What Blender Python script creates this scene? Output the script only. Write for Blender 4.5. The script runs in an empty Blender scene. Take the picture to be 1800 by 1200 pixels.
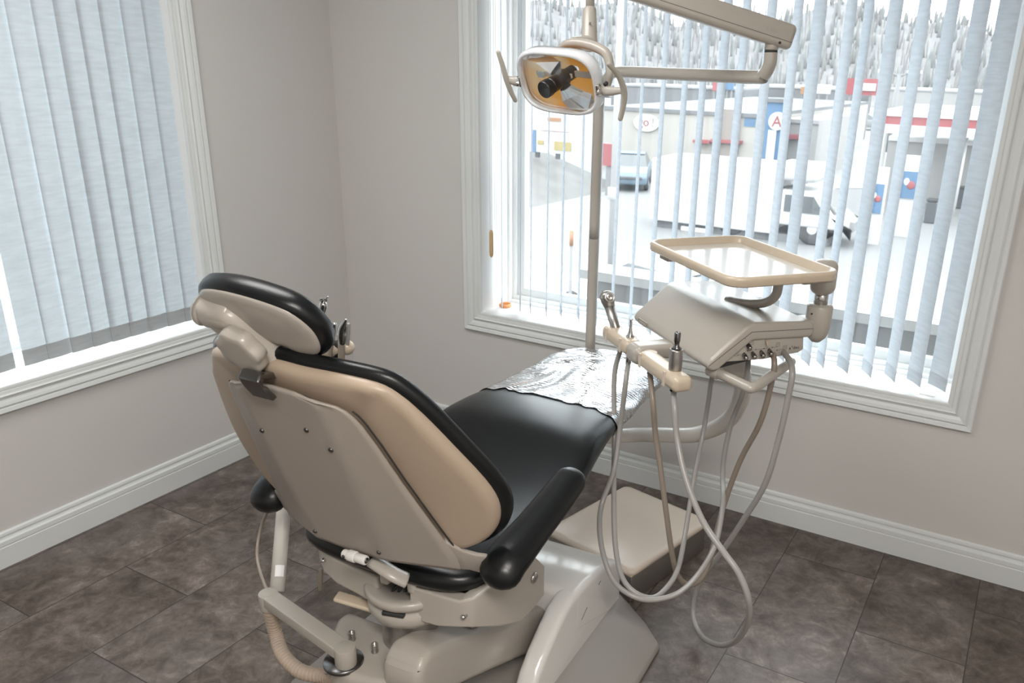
import bpy, bmesh, math, random
from mathutils import Vector, Matrix
random.seed(7)
S = bpy.context.scene
COL = S.collection

# ------------------------------------------------------------------ camera
cam_data = bpy.data.cameras.new('camera')
cam = bpy.data.objects.new('camera', cam_data)
COL.objects.link(cam)
cR = Vector((0.8722, 0.4884, 0.0265)); cU = Vector((-0.192, 0.292, 0.9369)); cF = Vector((-0.4498, 0.8223, -0.3485))
cR = cR.normalized(); cF = (cF - cR*cF.dot(cR)).normalized(); cU = cR.cross(cF)
m = Matrix((cR, cU, -cF)).transposed().to_4x4()
m.translation = Vector((2.8334, -2.8788, 1.65))
cam.matrix_world = m
cam_data.sensor_width = 36.0
cam_data.lens = 29.0772
cam_data.shift_x = -0.0607
cam_data.shift_y = 0.03
cam_data.clip_start = 0.05
cam_data.clip_end = 1000
cam_data.dof.use_dof = True
cam_data.dof.focus_distance = 2.1
cam_data.dof.aperture_fstop = 8.0
S.camera = cam

# ------------------------------------------------------------------ world, lamps, exposure
w = bpy.data.worlds.new('overcast_sky'); S.world = w; w.use_nodes = True
nt = w.node_tree; nt.nodes.clear()
wo = nt.nodes.new('ShaderNodeOutputWorld'); bg = nt.nodes.new('ShaderNodeBackground')
tc = nt.nodes.new('ShaderNodeTexCoord'); sp = nt.nodes.new('ShaderNodeSeparateXYZ')
rp = nt.nodes.new('ShaderNodeValToRGB')
rp.color_ramp.elements[0].position = 0.0; rp.color_ramp.elements[0].color = (0.55, 0.56, 0.57, 1)
rp.color_ramp.elements[1].position = 0.35; rp.color_ramp.elements[1].color = (0.93, 0.97, 1.0, 1)
e2 = rp.color_ramp.elements.new(0.02); e2.color = (0.84, 0.86, 0.88, 1)
nt.links.new(tc.outputs['Generated'], sp.inputs[0]); nt.links.new(sp.outputs['Z'], rp.inputs[0])
nt.links.new(rp.outputs[0], bg.inputs[0]); bg.inputs[1].default_value = 3.0
nt.links.new(bg.outputs[0], wo.inputs[0])

def area(name, loc, rot, sx, sy, power, col):
    l = bpy.data.lights.new(name, 'AREA'); l.shape = 'RECTANGLE'; l.size = sx; l.size_y = sy
    l.energy = power; l.color = col
    o = bpy.data.objects.new(name, l); COL.objects.link(o); o.location = loc; o.rotation_euler = rot
    return o
area('added_fill_lamp', (1.2, -1.75, 2.61), (0, 0, 0), 1.2, 0.6, 12, (1, 0.985, 0.965))  # unseen fill lamp, added because window light leaves the room dim
area('added_fill_lamp', (3.3, -3.2, 2.61), (0, 0, 0), 1.2, 0.6, 31, (1, 0.95, 0.9))  # second added fill lamp, out of view behind the camera

S.view_settings.view_transform = 'Standard'
S.view_settings.look = 'None'
S.view_settings.gamma = 1.0
S.view_settings.use_curve_mapping = False
S.view_settings.exposure = 1.22

# ------------------------------------------------------------------ materials
def new_mat(name):
    m = bpy.data.materials.new(name); m.use_nodes = True
    return m, m.node_tree, m.node_tree.nodes['Principled BSDF']
def M(name, col, rough=0.5, metal=0.0, bump=0.0, bscale=200, var=0.0, vscale=8, spec=0.5, coat=0.0, trans=0.0, alpha=1.0):
    m, nt, b = new_mat(name)
    b.inputs['Base Color'].default_value = (*col, 1)
    b.inputs['Roughness'].default_value = rough
    b.inputs['Metallic'].default_value = metal
    b.inputs['Specular IOR Level'].default_value = spec
    b.inputs['Coat Weight'].default_value = coat
    b.inputs['Coat Roughness'].default_value = 0.08
    b.inputs['Transmission Weight'].default_value = trans
    b.inputs['Alpha'].default_value = alpha
    t = nt.nodes.new('ShaderNodeTexCoord')
    if var > 0:
        n = nt.nodes.new('ShaderNodeTexNoise'); n.inputs['Scale'].default_value = vscale; n.inputs['Detail'].default_value = 5
        mx = nt.nodes.new('ShaderNodeMix'); mx.data_type = 'RGBA'
        mx.inputs['A'].default_value = (*[c*(1-var) for c in col], 1); mx.inputs['B'].default_value = (*[min(1, c*(1+var)) for c in col], 1)
        nt.links.new(t.outputs['Object'], n.inputs['Vector']); nt.links.new(n.outputs['Fac'], mx.inputs['Factor'])
        nt.links.new(mx.outputs['Result'], b.inputs['Base Color'])
    if bump > 0:
        n2 = nt.nodes.new('ShaderNodeTexNoise'); n2.inputs['Scale'].default_value = bscale; n2.inputs['Detail'].default_value = 3
        bp = nt.nodes.new('ShaderNodeBump'); bp.inputs['Strength'].default_value = bump; bp.inputs['Distance'].default_value = 0.002
        nt.links.new(t.outputs['Object'], n2.inputs['Vector']); nt.links.new(n2.outputs['Fac'], bp.inputs['Height'])
        nt.links.new(bp.outputs['Normal'], b.inputs['Normal'])
    return m

mt_wall = M('wall_paint', (0.63, 0.614, 0.592), 0.75, bump=0.12, bscale=160, var=0.015, vscale=2)
mt_trim = M('white_trim_paint', (0.72, 0.745, 0.74), 0.38, bump=0.04, bscale=60)
mt_jamb = M('white_jamb_paint', (0.84, 0.84, 0.83), 0.5)
mt_ceil = M('ceiling_paint', (0.75, 0.74, 0.72), 0.85)
mt_beige = M('warm_grey_enamel', (0.44, 0.405, 0.36), 0.3, bump=0.05, bscale=420, coat=0.15)
mt_panel = M('textured_grey_enamel', (0.37, 0.33, 0.29), 0.42, bump=0.12, bscale=650)
mt_tan = M('tan_shell_plastic', (0.45, 0.355, 0.27), 0.36, bump=0.08, bscale=420)
mt_holder = M('yellowed_tan_plastic', (0.60, 0.505, 0.39), 0.3, coat=0.2, var=0.06, vscale=30)
mt_white = M('glossy_white_moulding', (0.76, 0.75, 0.72), 0.2, coat=0.3)
mt_foot = M('grey_floor_plate_plastic', (0.29, 0.265, 0.24), 0.38, bump=0.1, bscale=500)
mt_vinyl = M('black_vinyl', (0.006, 0.007, 0.008), 0.30, bump=0.1, bscale=420, spec=0.42)
mt_chrome = M('brushed_chrome', (0.62, 0.61, 0.59), 0.22, metal=1.0)
mt_dchrome = M('dark_chrome', (0.22, 0.22, 0.22), 0.25, metal=1.0)
mt_steel = M('brushed_stainless', (0.42, 0.40, 0.375), 0.34, metal=0.9, bump=0.05, bscale=300)
mt_hose = M('grey_silicone_tubing', (0.33, 0.322, 0.305), 0.28)
mt_hose2 = M('beige_silicone_tubing', (0.27, 0.225, 0.185), 0.3)
mt_black = M('black_rubber', (0.012, 0.012, 0.013), 0.35)
mt_black2 = M('matt_black_plastic', (0.02, 0.02, 0.021), 0.5)
mt_ink = M('dark_print', (0.08, 0.075, 0.07), 0.6)
mt_dark = M('dark_gap', (0.03, 0.03, 0.03), 0.6)
mt_wood = M('wooden_tassel', (0.60, 0.40, 0.20), 0.45, var=0.15, vscale=40)
mt_cord = M('white_cord', (0.75, 0.75, 0.72), 0.6)
mt_clay = M('copper_ring', (0.75, 0.33, 0.13), 0.35, metal=0.2)
mt_label = M('white_sticker', (0.85, 0.85, 0.85), 0.4)
mt_pale = M('pale_beige_lid', (0.66, 0.565, 0.475), 0.36, bump=0.04, bscale=400, coat=0.1)
mt_corr = M('ribbed_beige_hose', (0.47, 0.38, 0.30), 0.5)
mt_tray = M('tray_liner', (0.74, 0.70, 0.64), 0.12, coat=0.5)
mt_screen = M('pale_pipe_enamel', (0.62, 0.595, 0.55), 0.25, coat=0.2)

def floor_mat():
    m, nt, b = new_mat('stone_look_vinyl_tiles')
    N = nt.nodes; L = nt.links
    tc = N.new('ShaderNodeTexCoord')
    mp = N.new('ShaderNodeMapping'); mp.vector_type = 'POINT'
    sx = N.new('ShaderNodeSeparateXYZ'); cx = N.new('ShaderNodeCombineXYZ')
    L.new(tc.outputs['Object'], sx.inputs[0])
    # tiles run along y : brick u = y, v = x
    a1 = N.new('ShaderNodeMath'); a1.operation = 'ADD'; a1.inputs[1].default_value = 1.495 + 0.64*4
    a2 = N.new('ShaderNodeMath'); a2.operation = 'ADD'; a2.inputs[1].default_value = -0.67 + 0.32*8
    L.new(sx.outputs['Y'], a1.inputs[0]); L.new(sx.outputs['X'], a2.inputs[0])
    L.new(a1.outputs[0], cx.inputs[0]); L.new(a2.outputs[0], cx.inputs[1])
    br = N.new('ShaderNodeTexBrick'); br.offset = 0.5; br.offset_frequency = 2; br.squash = 1.0
    br.inputs['Scale'].default_value = 1.0; br.inputs['Mortar Size'].default_value = 0.0016
    br.inputs['Mortar Smooth'].default_value = 0.0; br.inputs['Bias'].default_value = 0.0
    br.inputs['Brick Width'].default_value = 0.64; br.inputs['Row Height'].default_value = 0.32
    br.inputs['Color1'].default_value = (0, 0, 0, 1); br.inputs['Color2'].default_value = (1, 1, 1, 1); br.inputs['Mortar'].default_value = (0.5, 0.5, 0.5, 1)
    L.new(cx.outputs[0], br.inputs['Vector'])
    # shift pattern per tile
    sc = N.new('ShaderNodeVectorMath'); sc.operation = 'SCALE'; sc.inputs['Scale'].default_value = 7.3
    L.new(br.outputs['Color'], sc.inputs[0])
    ad = N.new('ShaderNodeVectorMath'); ad.operation = 'ADD'
    L.new(tc.outputs['Object'], ad.inputs[0]); L.new(sc.outputs[0], ad.inputs[1])
    n1 = N.new('ShaderNodeTexNoise'); n1.inputs['Scale'].default_value = 4.2; n1.inputs['Detail'].default_value = 8; n1.inputs['Roughness'].default_value = 0.66; n1.inputs['Distortion'].default_value = 0.9
    n2 = N.new('ShaderNodeTexNoise'); n2.inputs['Scale'].default_value = 17; n2.inputs['Detail'].default_value = 8; n2.inputs['Roughness'].default_value = 0.75; n2.inputs['Distortion'].default_value = 0.5
    n3 = N.new('ShaderNodeTexNoise'); n3.inputs['Scale'].default_value = 2.2; n3.inputs['Detail'].default_value = 3
    for n in (n1, n2, n3): L.new(ad.outputs[0], n.inputs['Vector'])
    mm = N.new('ShaderNodeMath'); mm.operation = 'MULTIPLY_ADD'; mm.inputs[1].default_value = 0.5
    m2 = N.new('ShaderNodeMath'); m2.operation = 'MULTIPLY'; m2.inputs[1].default_value = 0.5
    L.new(n1.outputs['Fac'], m2.inputs[0]); L.new(n2.outputs['Fac'], mm.inputs[0]); L.new(m2.outputs[0], mm.inputs[2])
    r = N.new('ShaderNodeValToRGB'); cr = r.color_ramp
    cr.elements[0].position = 0.37; cr.elements[0].color = (0.050, 0.038, 0.030, 1)
    cr.elements[1].position = 0.64; cr.elements[1].color = (0.30, 0.255, 0.225, 1)
    e = cr.elements.new(0.46); e.color = (0.100, 0.078, 0.064, 1)
    e = cr.elements.new(0.55); e.color = (0.165, 0.136, 0.117, 1)
    L.new(mm.outputs[0], r.inputs[0])
    mx = N.new('ShaderNodeMix'); mx.data_type = 'RGBA'; mx.blend_type = 'MIX'
    r3 = N.new('ShaderNodeValToRGB'); r3.color_ramp.elements[0].position = 0.5; r3.color_ramp.elements[1].position = 0.75
    r3.color_ramp.elements[0].color = (0, 0, 0, 1); r3.color_ramp.elements[1].color = (0.35, 0.35, 0.35, 1)
    L.new(n3.outputs['Fac'], r3.inputs[0]); L.new(r3.outputs[0], mx.inputs['Factor'])
    L.new(r.outputs[0], mx.inputs['A']); mx.inputs['B'].default_value = (0.155, 0.145, 0.15, 1)
    mo = N.new('ShaderNodeMix'); mo.data_type = 'RGBA'; L.new(br.outputs['Fac'], mo.inputs['Factor'])
    L.new(mx.outputs['Result'], mo.inputs['A']); mo.inputs['B'].default_value = (0.035, 0.028, 0.024, 1)
    L.new(mo.outputs['Result'], b.inputs['Base Color'])
    b.inputs['Roughness'].default_value = 0.42; b.inputs['Specular IOR Level'].default_value = 0.4
    bp = N.new('ShaderNodeBump'); bp.inputs['Strength'].default_value = 0.15; bp.inputs['Distance'].default_value = 0.002
    L.new(n2.outputs['Fac'], bp.inputs['Height']); L.new(bp.outputs['Normal'], b.inputs['Normal'])
    return m
mt_floor = floor_mat()

def slat_mat(name, col, tr, strength):
    m, nt, b = new_mat(name); N = nt.nodes; L = nt.links
    N.remove(b); out = N['Material Output']
    d = N.new('ShaderNodeBsdfDiffuse'); t = N.new('ShaderNodeBsdfTranslucent'); mx = N.new('ShaderNodeMixShader')
    mx.inputs[0].default_value = strength
    tc = N.new('ShaderNodeTexCoord'); mp = N.new('ShaderNodeMapping'); mp.inputs['Scale'].default_value = (9, 9, 60)
    n = N.new('ShaderNodeTexNoise'); n.inputs['Scale'].default_value = 1.6; n.inputs['Detail'].default_value = 6
    L.new(tc.outputs['Object'], mp.inputs[0]); L.new(mp.outputs[0], n.inputs['Vector'])
    for sh, c in ((d, col), (t, tr)):
        mc = N.new('ShaderNodeMix'); mc.data_type = 'RGBA'
        mc.inputs['A'].default_value = (*[k*0.82 for k in c], 1); mc.inputs['B'].default_value = (*[min(1, k*1.15) for k in c], 1)
        L.new(n.outputs['Fac'], mc.inputs['Factor']); L.new(mc.outputs['Result'], sh.inputs['Color'])
    L.new(d.outputs[0], mx.inputs[1]); L.new(t.outputs[0], mx.inputs[2]); L.new(mx.outputs[0], out.inputs[0])
    return m
mt_slat = slat_mat('pale_blue_slat_fabric', (0.70, 0.745, 0.79), (0.34, 0.375, 0.41), 0.3)
mt_slat2 = slat_mat('closed_slat_fabric', (0.70, 0.75, 0.79), (0.24, 0.265, 0.28), 0.45)
mt_hem = slat_mat('slat_hem_fabric', (0.66, 0.68, 0.69), (0.27, 0.28, 0.285), 0.45)

def glass_mat():
    m, nt, b = new_mat('window_glass'); N = nt.nodes; L = nt.links
    N.remove(b); t = N.new('ShaderNodeBsdfTransparent'); g = N.new('ShaderNodeBsdfGlossy'); g.inputs['Roughness'].default_value = 0.02
    t.inputs[0].default_value = (0.93, 0.95, 0.95, 1)
    mx = N.new('ShaderNodeMixShader'); mx.inputs[0].default_value = 0.05
    L.new(t.outputs[0], mx.inputs[1]); L.new(g.outputs[0], mx.inputs[2]); L.new(mx.outputs[0], N['Material Output'].inputs[0])
    return m
mt_glass = glass_mat()
def clear_mat(name, col, gl=0.25, rough=0.06, mixd=0.12):
    m, nt, b = new_mat(name); N = nt.nodes; L = nt.links
    N.remove(b); t = N.new('ShaderNodeBsdfTransparent'); g = N.new('ShaderNodeBsdfGlossy'); g.inputs['Roughness'].default_value = rough
    t.inputs[0].default_value = (*col, 1); d = N.new('ShaderNodeBsdfDiffuse'); d.inputs[0].default_value = (0.9, 0.92, 0.94, 1)
    f = N.new('ShaderNodeLayerWeight'); f.inputs[0].default_value = gl
    mx = N.new('ShaderNodeMixShader'); m2 = N.new('ShaderNodeMixShader'); m2.inputs[0].default_value = mixd
    L.new(t.outputs[0], m2.inputs[1]); L.new(d.outputs[0], m2.inputs[2])
    L.new(f.outputs['Fresnel'], mx.inputs[0]); L.new(m2.outputs[0], mx.inputs[1]); L.new(g.outputs[0], mx.inputs[2]); L.new(mx.outputs[0], N['Material Output'].inputs[0])
    return m
mt_clear = clear_mat('clear_plastic', (0.97, 0.98, 0.99), 0.15, 0.12, 0.62)
mt_shield = clear_mat('clear_lamp_shield', (0.98, 0.98, 0.98), 0.05, 0.03, 0.03)

# ------------------------------------------------------------------ mesh helpers
def V(p): return Vector(p)
def to_bm(f=None): return bmesh.new()
def link(name, bm, mat, parent=None, smooth=True, origin=None, auto=None):
    """link bm (world coordinates) as one mesh object, parented to an Empty or mesh at `origin`"""
    me = bpy.data.meshes.new(name)
    bmesh.ops.recalc_face_normals(bm, faces=bm.faces)
    o = bpy.data.objects.new(name, me); COL.objects.link(o)
    if parent is not None:
        org = parent['_o'] if '_o' in parent.keys() else (0, 0, 0)
        org = Vector(org)
        bmesh.ops.translate(bm, vec=-org, verts=bm.verts)
        o.parent = parent; o['_o'] = tuple(org)
    else:
        if origin is not None:
            org = Vector(origin); bmesh.ops.translate(bm, vec=-org, verts=bm.verts); o.location = org; o['_o'] = tuple(org)
        else: o['_o'] = (0, 0, 0)
    bm.to_mesh(me); bm.free()
    for mm_ in (mat if isinstance(mat, (list, tuple)) else [mat]): me.materials.append(mm_)
    if smooth:
        for p in me.polygons: p.use_smooth = True
        if auto is not None: me.set_sharp_from_angle(angle=math.radians(auto))
    return o
def thing(name, label, cat, loc, group=None):
    o = bpy.data.objects.new(name, None); COL.objects.link(o); o.location = loc; o['_o'] = tuple(loc)
    o.empty_display_size = 0.05
    o['label'] = label; o['category'] = cat
    if group: o['group'] = group
    return o
def tag(o, label, cat, group=None, kind=None):
    o['label'] = label; o['category'] = cat
    if group: o['group'] = group
    if kind: o['kind'] = kind
    return o
def struct(name, bm, mat, smooth=False, **k):
    o = link(name, bm, mat, None, smooth, **k); o['kind'] = 'structure'; return o
def mods(o, solid=None, bevel=None, sub=None, seg=2, off=-1):
    if solid:
        q = o.modifiers.new('solid', 'SOLIDIFY'); q.thickness = solid; q.offset = off
    if bevel:
        q = o.modifiers.new('bevel', 'BEVEL'); q.width = bevel; q.segments = seg; q.limit_method = 'ANGLE'; q.angle_limit = math.radians(40)
    if sub:
        q = o.modifiers.new('sub', 'SUBSURF'); q.levels = sub; q.render_levels = sub
    return o
def frame(z, x=None):
    z = V(z).normalized()
    x = V(x) if x is not None else (Vector((1, 0, 0)) if abs(z.x) < 0.9 else Vector((0, 1, 0)))
    x = (x - z*x.dot(z)).normalized(); y = z.cross(x)
    return x, y, z
def box(bm, c, size, ax=None, bev=0.0, seg=3):
    """ax = (x,y,z) unit axes"""
    X, Y, Z = ax if ax else (Vector((1, 0, 0)), Vector((0, 1, 0)), Vector((0, 0, 1)))
    t = bmesh.new(); bmesh.ops.create_cube(t, size=1.0)
    for v in t.verts: v.co = Vector((v.co.x*size[0], v.co.y*size[1], v.co.z*size[2]))
    if bev > 0: bmesh.ops.bevel(t, geom=list(t.edges), offset=min(bev, min(size)*0.49), segments=seg, profile=0.5, affect='EDGES')
    c = V(c)
    for v in t.verts: v.co = c + V(X)*v.co.x + V(Y)*v.co.y + V(Z)*v.co.z
    merge(bm, t)
def merge(bm, t):
    mp = {}
    for v in t.verts: mp[v] = bm.verts.new(v.co)
    for f in t.faces:
        try:
            g = bm.faces.new([mp[v] for v in f.verts]); g.material_index = f.material_index
        except ValueError: pass
    t.free()
def catmull(pts, sub=6, closed=False):
    pts = [V(p) for p in pts]; n = len(pts); out = []
    if n < 3 and not closed: return pts
    rng = n if closed else n-1
    for i in range(rng):
        if closed: p0, p1, p2, p3 = pts[i-1], pts[i], pts[(i+1) % n], pts[(i+2) % n]
        else:
            p1, p2 = pts[i], pts[i+1]
            p0 = pts[i-1] if i > 0 else p1*2-p2
            p3 = pts[i+2] if i+2 < n else p2*2-p1
        for k in range(sub):
            t = k/sub; t2 = t*t; t3 = t2*t
            out.append(0.5*((2*p1)+(p2-p0)*t+(2*p0-5*p1+4*p2-p3)*t2+(3*p1-p0-3*p2+p3)*t3))
    if not closed: out.append(pts[-1])
    return out
def tube(bm, pts, r, n=14, sub=6, closed=False, caps=True, smooth=True, sx=1.0, up=None, rfun=None, round_cap=False):
    P = catmull(pts, sub, closed) if smooth else [V(p) for p in pts]
    N_ = len(P); T = []
    for i in range(N_):
        a = P[(i-1) % N_] if closed else P[max(i-1, 0)]; b = P[(i+1) % N_] if closed else P[min(i+1, N_-1)]
        T.append((b-a).normalized())
    x = None; rings = []
    for i in range(N_):
        if x is None: x = frame(T[0], up)[0]
        else: x = (x - T[i]*x.dot(T[i])).normalized()
        y = T[i].cross(x)
        rr = r if not callable(r) else r(i/(N_-1))
        if rfun: rr = rfun(i/(N_-1))
        rings.append([P[i]+x*math.cos(2*math.pi*k/n)*rr*sx+y*math.sin(2*math.pi*k/n)*rr for k in range(n)])
    if round_cap and not closed:
        def capr(ring, c, d, rr):
            res = []
            for a in (0.35, 0.65, 0.88, 0.98):
                cs = math.sqrt(max(0, 1-a*a)); res.append([c+(p-c)*cs+d*rr*a for p in ring])
            return res
        r0 = (rings[0][0]-P[0]).length/sx; r1 = (rings[-1][0]-P[-1]).length/sx
        rings = list(reversed(capr(rings[0], P[0], -T[0], r0)))+rings+capr(rings[-1], P[-1], T[-1], r1)
    loft(bm, rings, closed, caps and not closed)
def loft(bm, rings, closed=False, caps=True, ring_closed=True):
    vr = [[bm.verts.new(p) for p in r] for r in rings]; n = len(vr[0]); m_ = len(vr)
    for i in range(m_ if closed else m_-1):
        a, b = vr[i], vr[(i+1) % m_]
        for k in range(n if ring_closed else n-1):
            bm.faces.new((a[k], a[(k+1) % n], b[(k+1) % n], b[k]))
    if caps and ring_closed:
        bm.faces.new(list(reversed(vr[0]))); bm.faces.new(vr[-1])
    return vr
def lathe(bm, base, axis, prof, n=24, xa=None):
    """prof: list of (r, h)"""
    x, y, z = frame(axis, xa); base = V(base)
    rings = [[base+z*h+(x*math.cos(2*math.pi*k/n)+y*math.sin(2*math.pi*k/n))*max(r, 1e-4) for k in range(n)] for r, h in prof]
    loft(bm, rings, False, True)
def cyl(bm, a, b, r, n=20, bev=0.0):
    a = V(a); b = V(b); L_ = (b-a).length
    pr_ = [(r, 0), (r, L_)] if bev <= 0 else [(r-bev, 0), (r-bev*0.3, bev*0.3), (r, bev), (r, L_-bev), (r-bev*0.3, L_-bev*0.3), (r-bev, L_)]
    lathe(bm, a, b-a, pr_, n)
def extrude(bm, poly, vec, bev=0.0, seg=3):
    t = bmesh.new(); f = t.faces.new([t.verts.new(V(p)) for p in poly])
    r = bmesh.ops.extrude_face_region(t, geom=[f]); vs = [g for g in r['geom'] if isinstance(g, bmesh.types.BMVert)]
    bmesh.ops.translate(t, vec=V(vec), verts=vs)
    bmesh.ops.recalc_face_normals(t, faces=t.faces)
    if bev > 0: bmesh.ops.bevel(t, geom=list(t.edges), offset=bev, segments=seg, profile=0.5, affect='EDGES')
    merge(bm, t)
def sphere(bm, c, r, ax=None, n=16, m_=10):
    X, Y, Z = ax if ax else (Vector((1, 0, 0)), Vector((0, 1, 0)), Vector((0, 0, 1)))
    if not isinstance(r, (tuple, list)): r = (r, r, r)
    c = V(c); t = bmesh.new(); bmesh.ops.create_uvsphere(t, u_segments=n, v_segments=m_, radius=1)
    for v in t.verts: v.co = c+V(X)*v.co.x*r[0]+V(Y)*v.co.y*r[1]+V(Z)*v.co.z*r[2]
    merge(bm, t)
def text_bm(body, size, origin, X, Y, depth=0.0006, spacing=1.0):
    cu = bpy.data.curves.new('t', 'FONT'); cu.body = body; cu.size = size; cu.extrude = depth; cu.space_character = spacing
    o = bpy.data.objects.new('t', cu); COL.objects.link(o)
    me = bpy.data.meshes.new_from_object(o.evaluated_get(bpy.context.evaluated_depsgraph_get()))
    t = bmesh.new(); t.from_mesh(me)
    X = V(X).normalized(); Y = V(Y).normalized(); Z = X.cross(Y)
    for v in t.verts: v.co = V(origin)+X*v.co.x+Y*v.co.y+Z*v.co.z
    COL.objects.unlink(o); bpy.data.objects.remove(o); bpy.data.meshes.remove(me); bpy.data.curves.remove(cu)
    return t
def B(): return bmesh.new()
def interp(tab, x):
    if x <= tab[0][0]: return tab[0][1]
    for (a, fa), (b, fb) in zip(tab, tab[1:]):
        if x <= b: 
            t = (x-a)/(b-a); return fa+(fb-fa)*t
    return tab[-1][1]
# local frames: chair (u forward, v right, z up) and delivery unit (p along, q to the back, z up)
cO = Vector((1.685, -1.5, 0)); cUx = Vector((-0.0523, 0.9986, 0)); cVx = Vector((0.9986, 0.0523, 0)); ZZ = Vector((0, 0, 1))
def CH(u, v, z): return cO+cUx*u+cVx*v+Vector((0, 0, z))
def CHs(l): return [CH(*p) for p in l]
uO = Vector((2.01, -0.844, 0)); uA = Vector((0.766, -0.643, 0)); uB = Vector((0.643, 0.766, 0))
def UN(p, q, z): return uO+uA*p+uB*q+Vector((0, 0, z))
def UNs(l): return [UN(*p) for p in l]
# back plane: v lateral, s up along the back, off rearward
bE = (-0.371, 0.9285); bN = (-0.9285, -0.371); b0 = (-0.277, 0.69)
def BK(v, s, off): return CH(b0[0]+bE[0]*s+bN[0]*off, v, b0[1]+bE[1]*s+bN[1]*off)
bNv = (cUx*bN[0]+ZZ*bN[1]).normalized(); bEv = (cUx*bE[0]+ZZ*bE[1]).normalized()

# ================================================================== THE ROOM
XR, YF, ZC = 4.3, -4.7, 2.64
WX0, WX1, WZ0, WZ1 = 0.789, 2.699, 0.618, 2.16       # opening in the back wall
LY0, LY1 = -2.66, -0.788                              # opening in the left wall
def quadbox(bm, x0, x1, y0, y1, z0, z1):
    box(bm, ((x0+x1)/2, (y0+y1)/2, (z0+z1)/2), (x1-x0, y1-y0, z1-z0))
b = B(); quadbox(b, -0.3, XR+0.2, YF-0.2, 0.3, -0.2, 0.0); struct('floor', b, mt_floor)
b = B(); quadbox(b, -0.3, XR+0.2, YF-0.2, 0.3, ZC, ZC+0.2); struct('ceiling', b, mt_ceil)
TH = 0.3
b = B()
quadbox(b, 0, WX0, 0, TH, 0, ZC); quadbox(b, WX1, XR, 0, TH, 0, ZC); quadbox(b, WX0, WX1, 0, TH, 0, WZ0-0.02); quadbox(b, WX0, WX1, 0, TH, WZ1+0.02, ZC)
struct('wall_back', b, mt_wall)
b = B()
quadbox(b, -TH, 0, LY1, TH, 0, ZC); quadbox(b, -TH, 0, YF, LY0, 0, ZC); quadbox(b, -TH, 0, LY0, LY1, 0, WZ0-0.02); quadbox(b, -TH, 0, LY0, LY1, WZ1+0.02, ZC)
struct('wall_left', b, mt_wall)
b = B(); quadbox(b, XR, XR+0.2, YF, 0.3, 0, ZC); struct('wall_right', b, mt_wall)
b = B(); quadbox(b, -0.3, XR+0.2, YF-0.2, YF, 0, ZC); struct('wall_front', b, mt_wall)

# baseboards
bp_ = [(0.0, 0.0), (0.017, 0.0), (0.017, 0.072), (0.0145, 0.0745), (0.0145, 0.077), (0.017, 0.079), (0.0165, 0.094), (0.009, 0.098), (0.0075, 0.104), (0.010, 0.112), (0.0085, 0.120), (0.004, 0.124), (0.0, 0.124)]
def baseboard(name, p0, p1, nrm):
    b = B(); nrm = V(nrm)
    loft(b, [[V(p)+nrm*d+Vector((0, 0, z)) for d, z in bp_] for p in (p0, p1)], False, True)
    struct(name, b, mt_trim)
baseboard('baseboard_back', (0.0, 0, 0), (XR, 0, 0), (0, -1, 0))
baseboard('baseboard_left', (0, YF, 0), (0, 0, 0), (1, 0, 0))
baseboard('baseboard_right', (XR, YF, 0), (XR, 0, 0), (-1, 0, 0))

# casing (mitred, moulded) around each window
cp_ = [(0.0, 0.0), (0.0, 0.010), (0.004, 0.012), (0.012, 0.012), (0.014, 0.010), (0.016, 0.013), (0.026, 0.014), (0.030, 0.020), (0.034, 0.0135), (0.042, 0.011), (0.052, 0.0165), (0.062, 0.019), (0.067, 0.0155), (0.069, 0.013), (0.072, 0.0175), (0.084, 0.020), (0.0875, 0.0165), (0.0875, 0.0)]
def casing(name, a0, a1, z0, z1, fn):
    b = B(); rings = []
    for (sa, sz) in ((-1, -1), (1, -1), (1, 1), (-1, 1)):
        rings.append([fn((a0 if sa < 0 else a1)+sa*w_, (z0 if sz < 0 else z1)+sz*w_, d) for w_, d in cp_])
    loft(b, rings, True, False, ring_closed=False)
    struct(name, b, mt_trim)
casing('trim_1', WX0, WX1, WZ0, WZ1, lambda a, z, d: Vector((a, -d, z)))
casing('trim_2', LY0, LY1, WZ0, WZ1, lambda a, z, d: Vector((d, a, z)))

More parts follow.
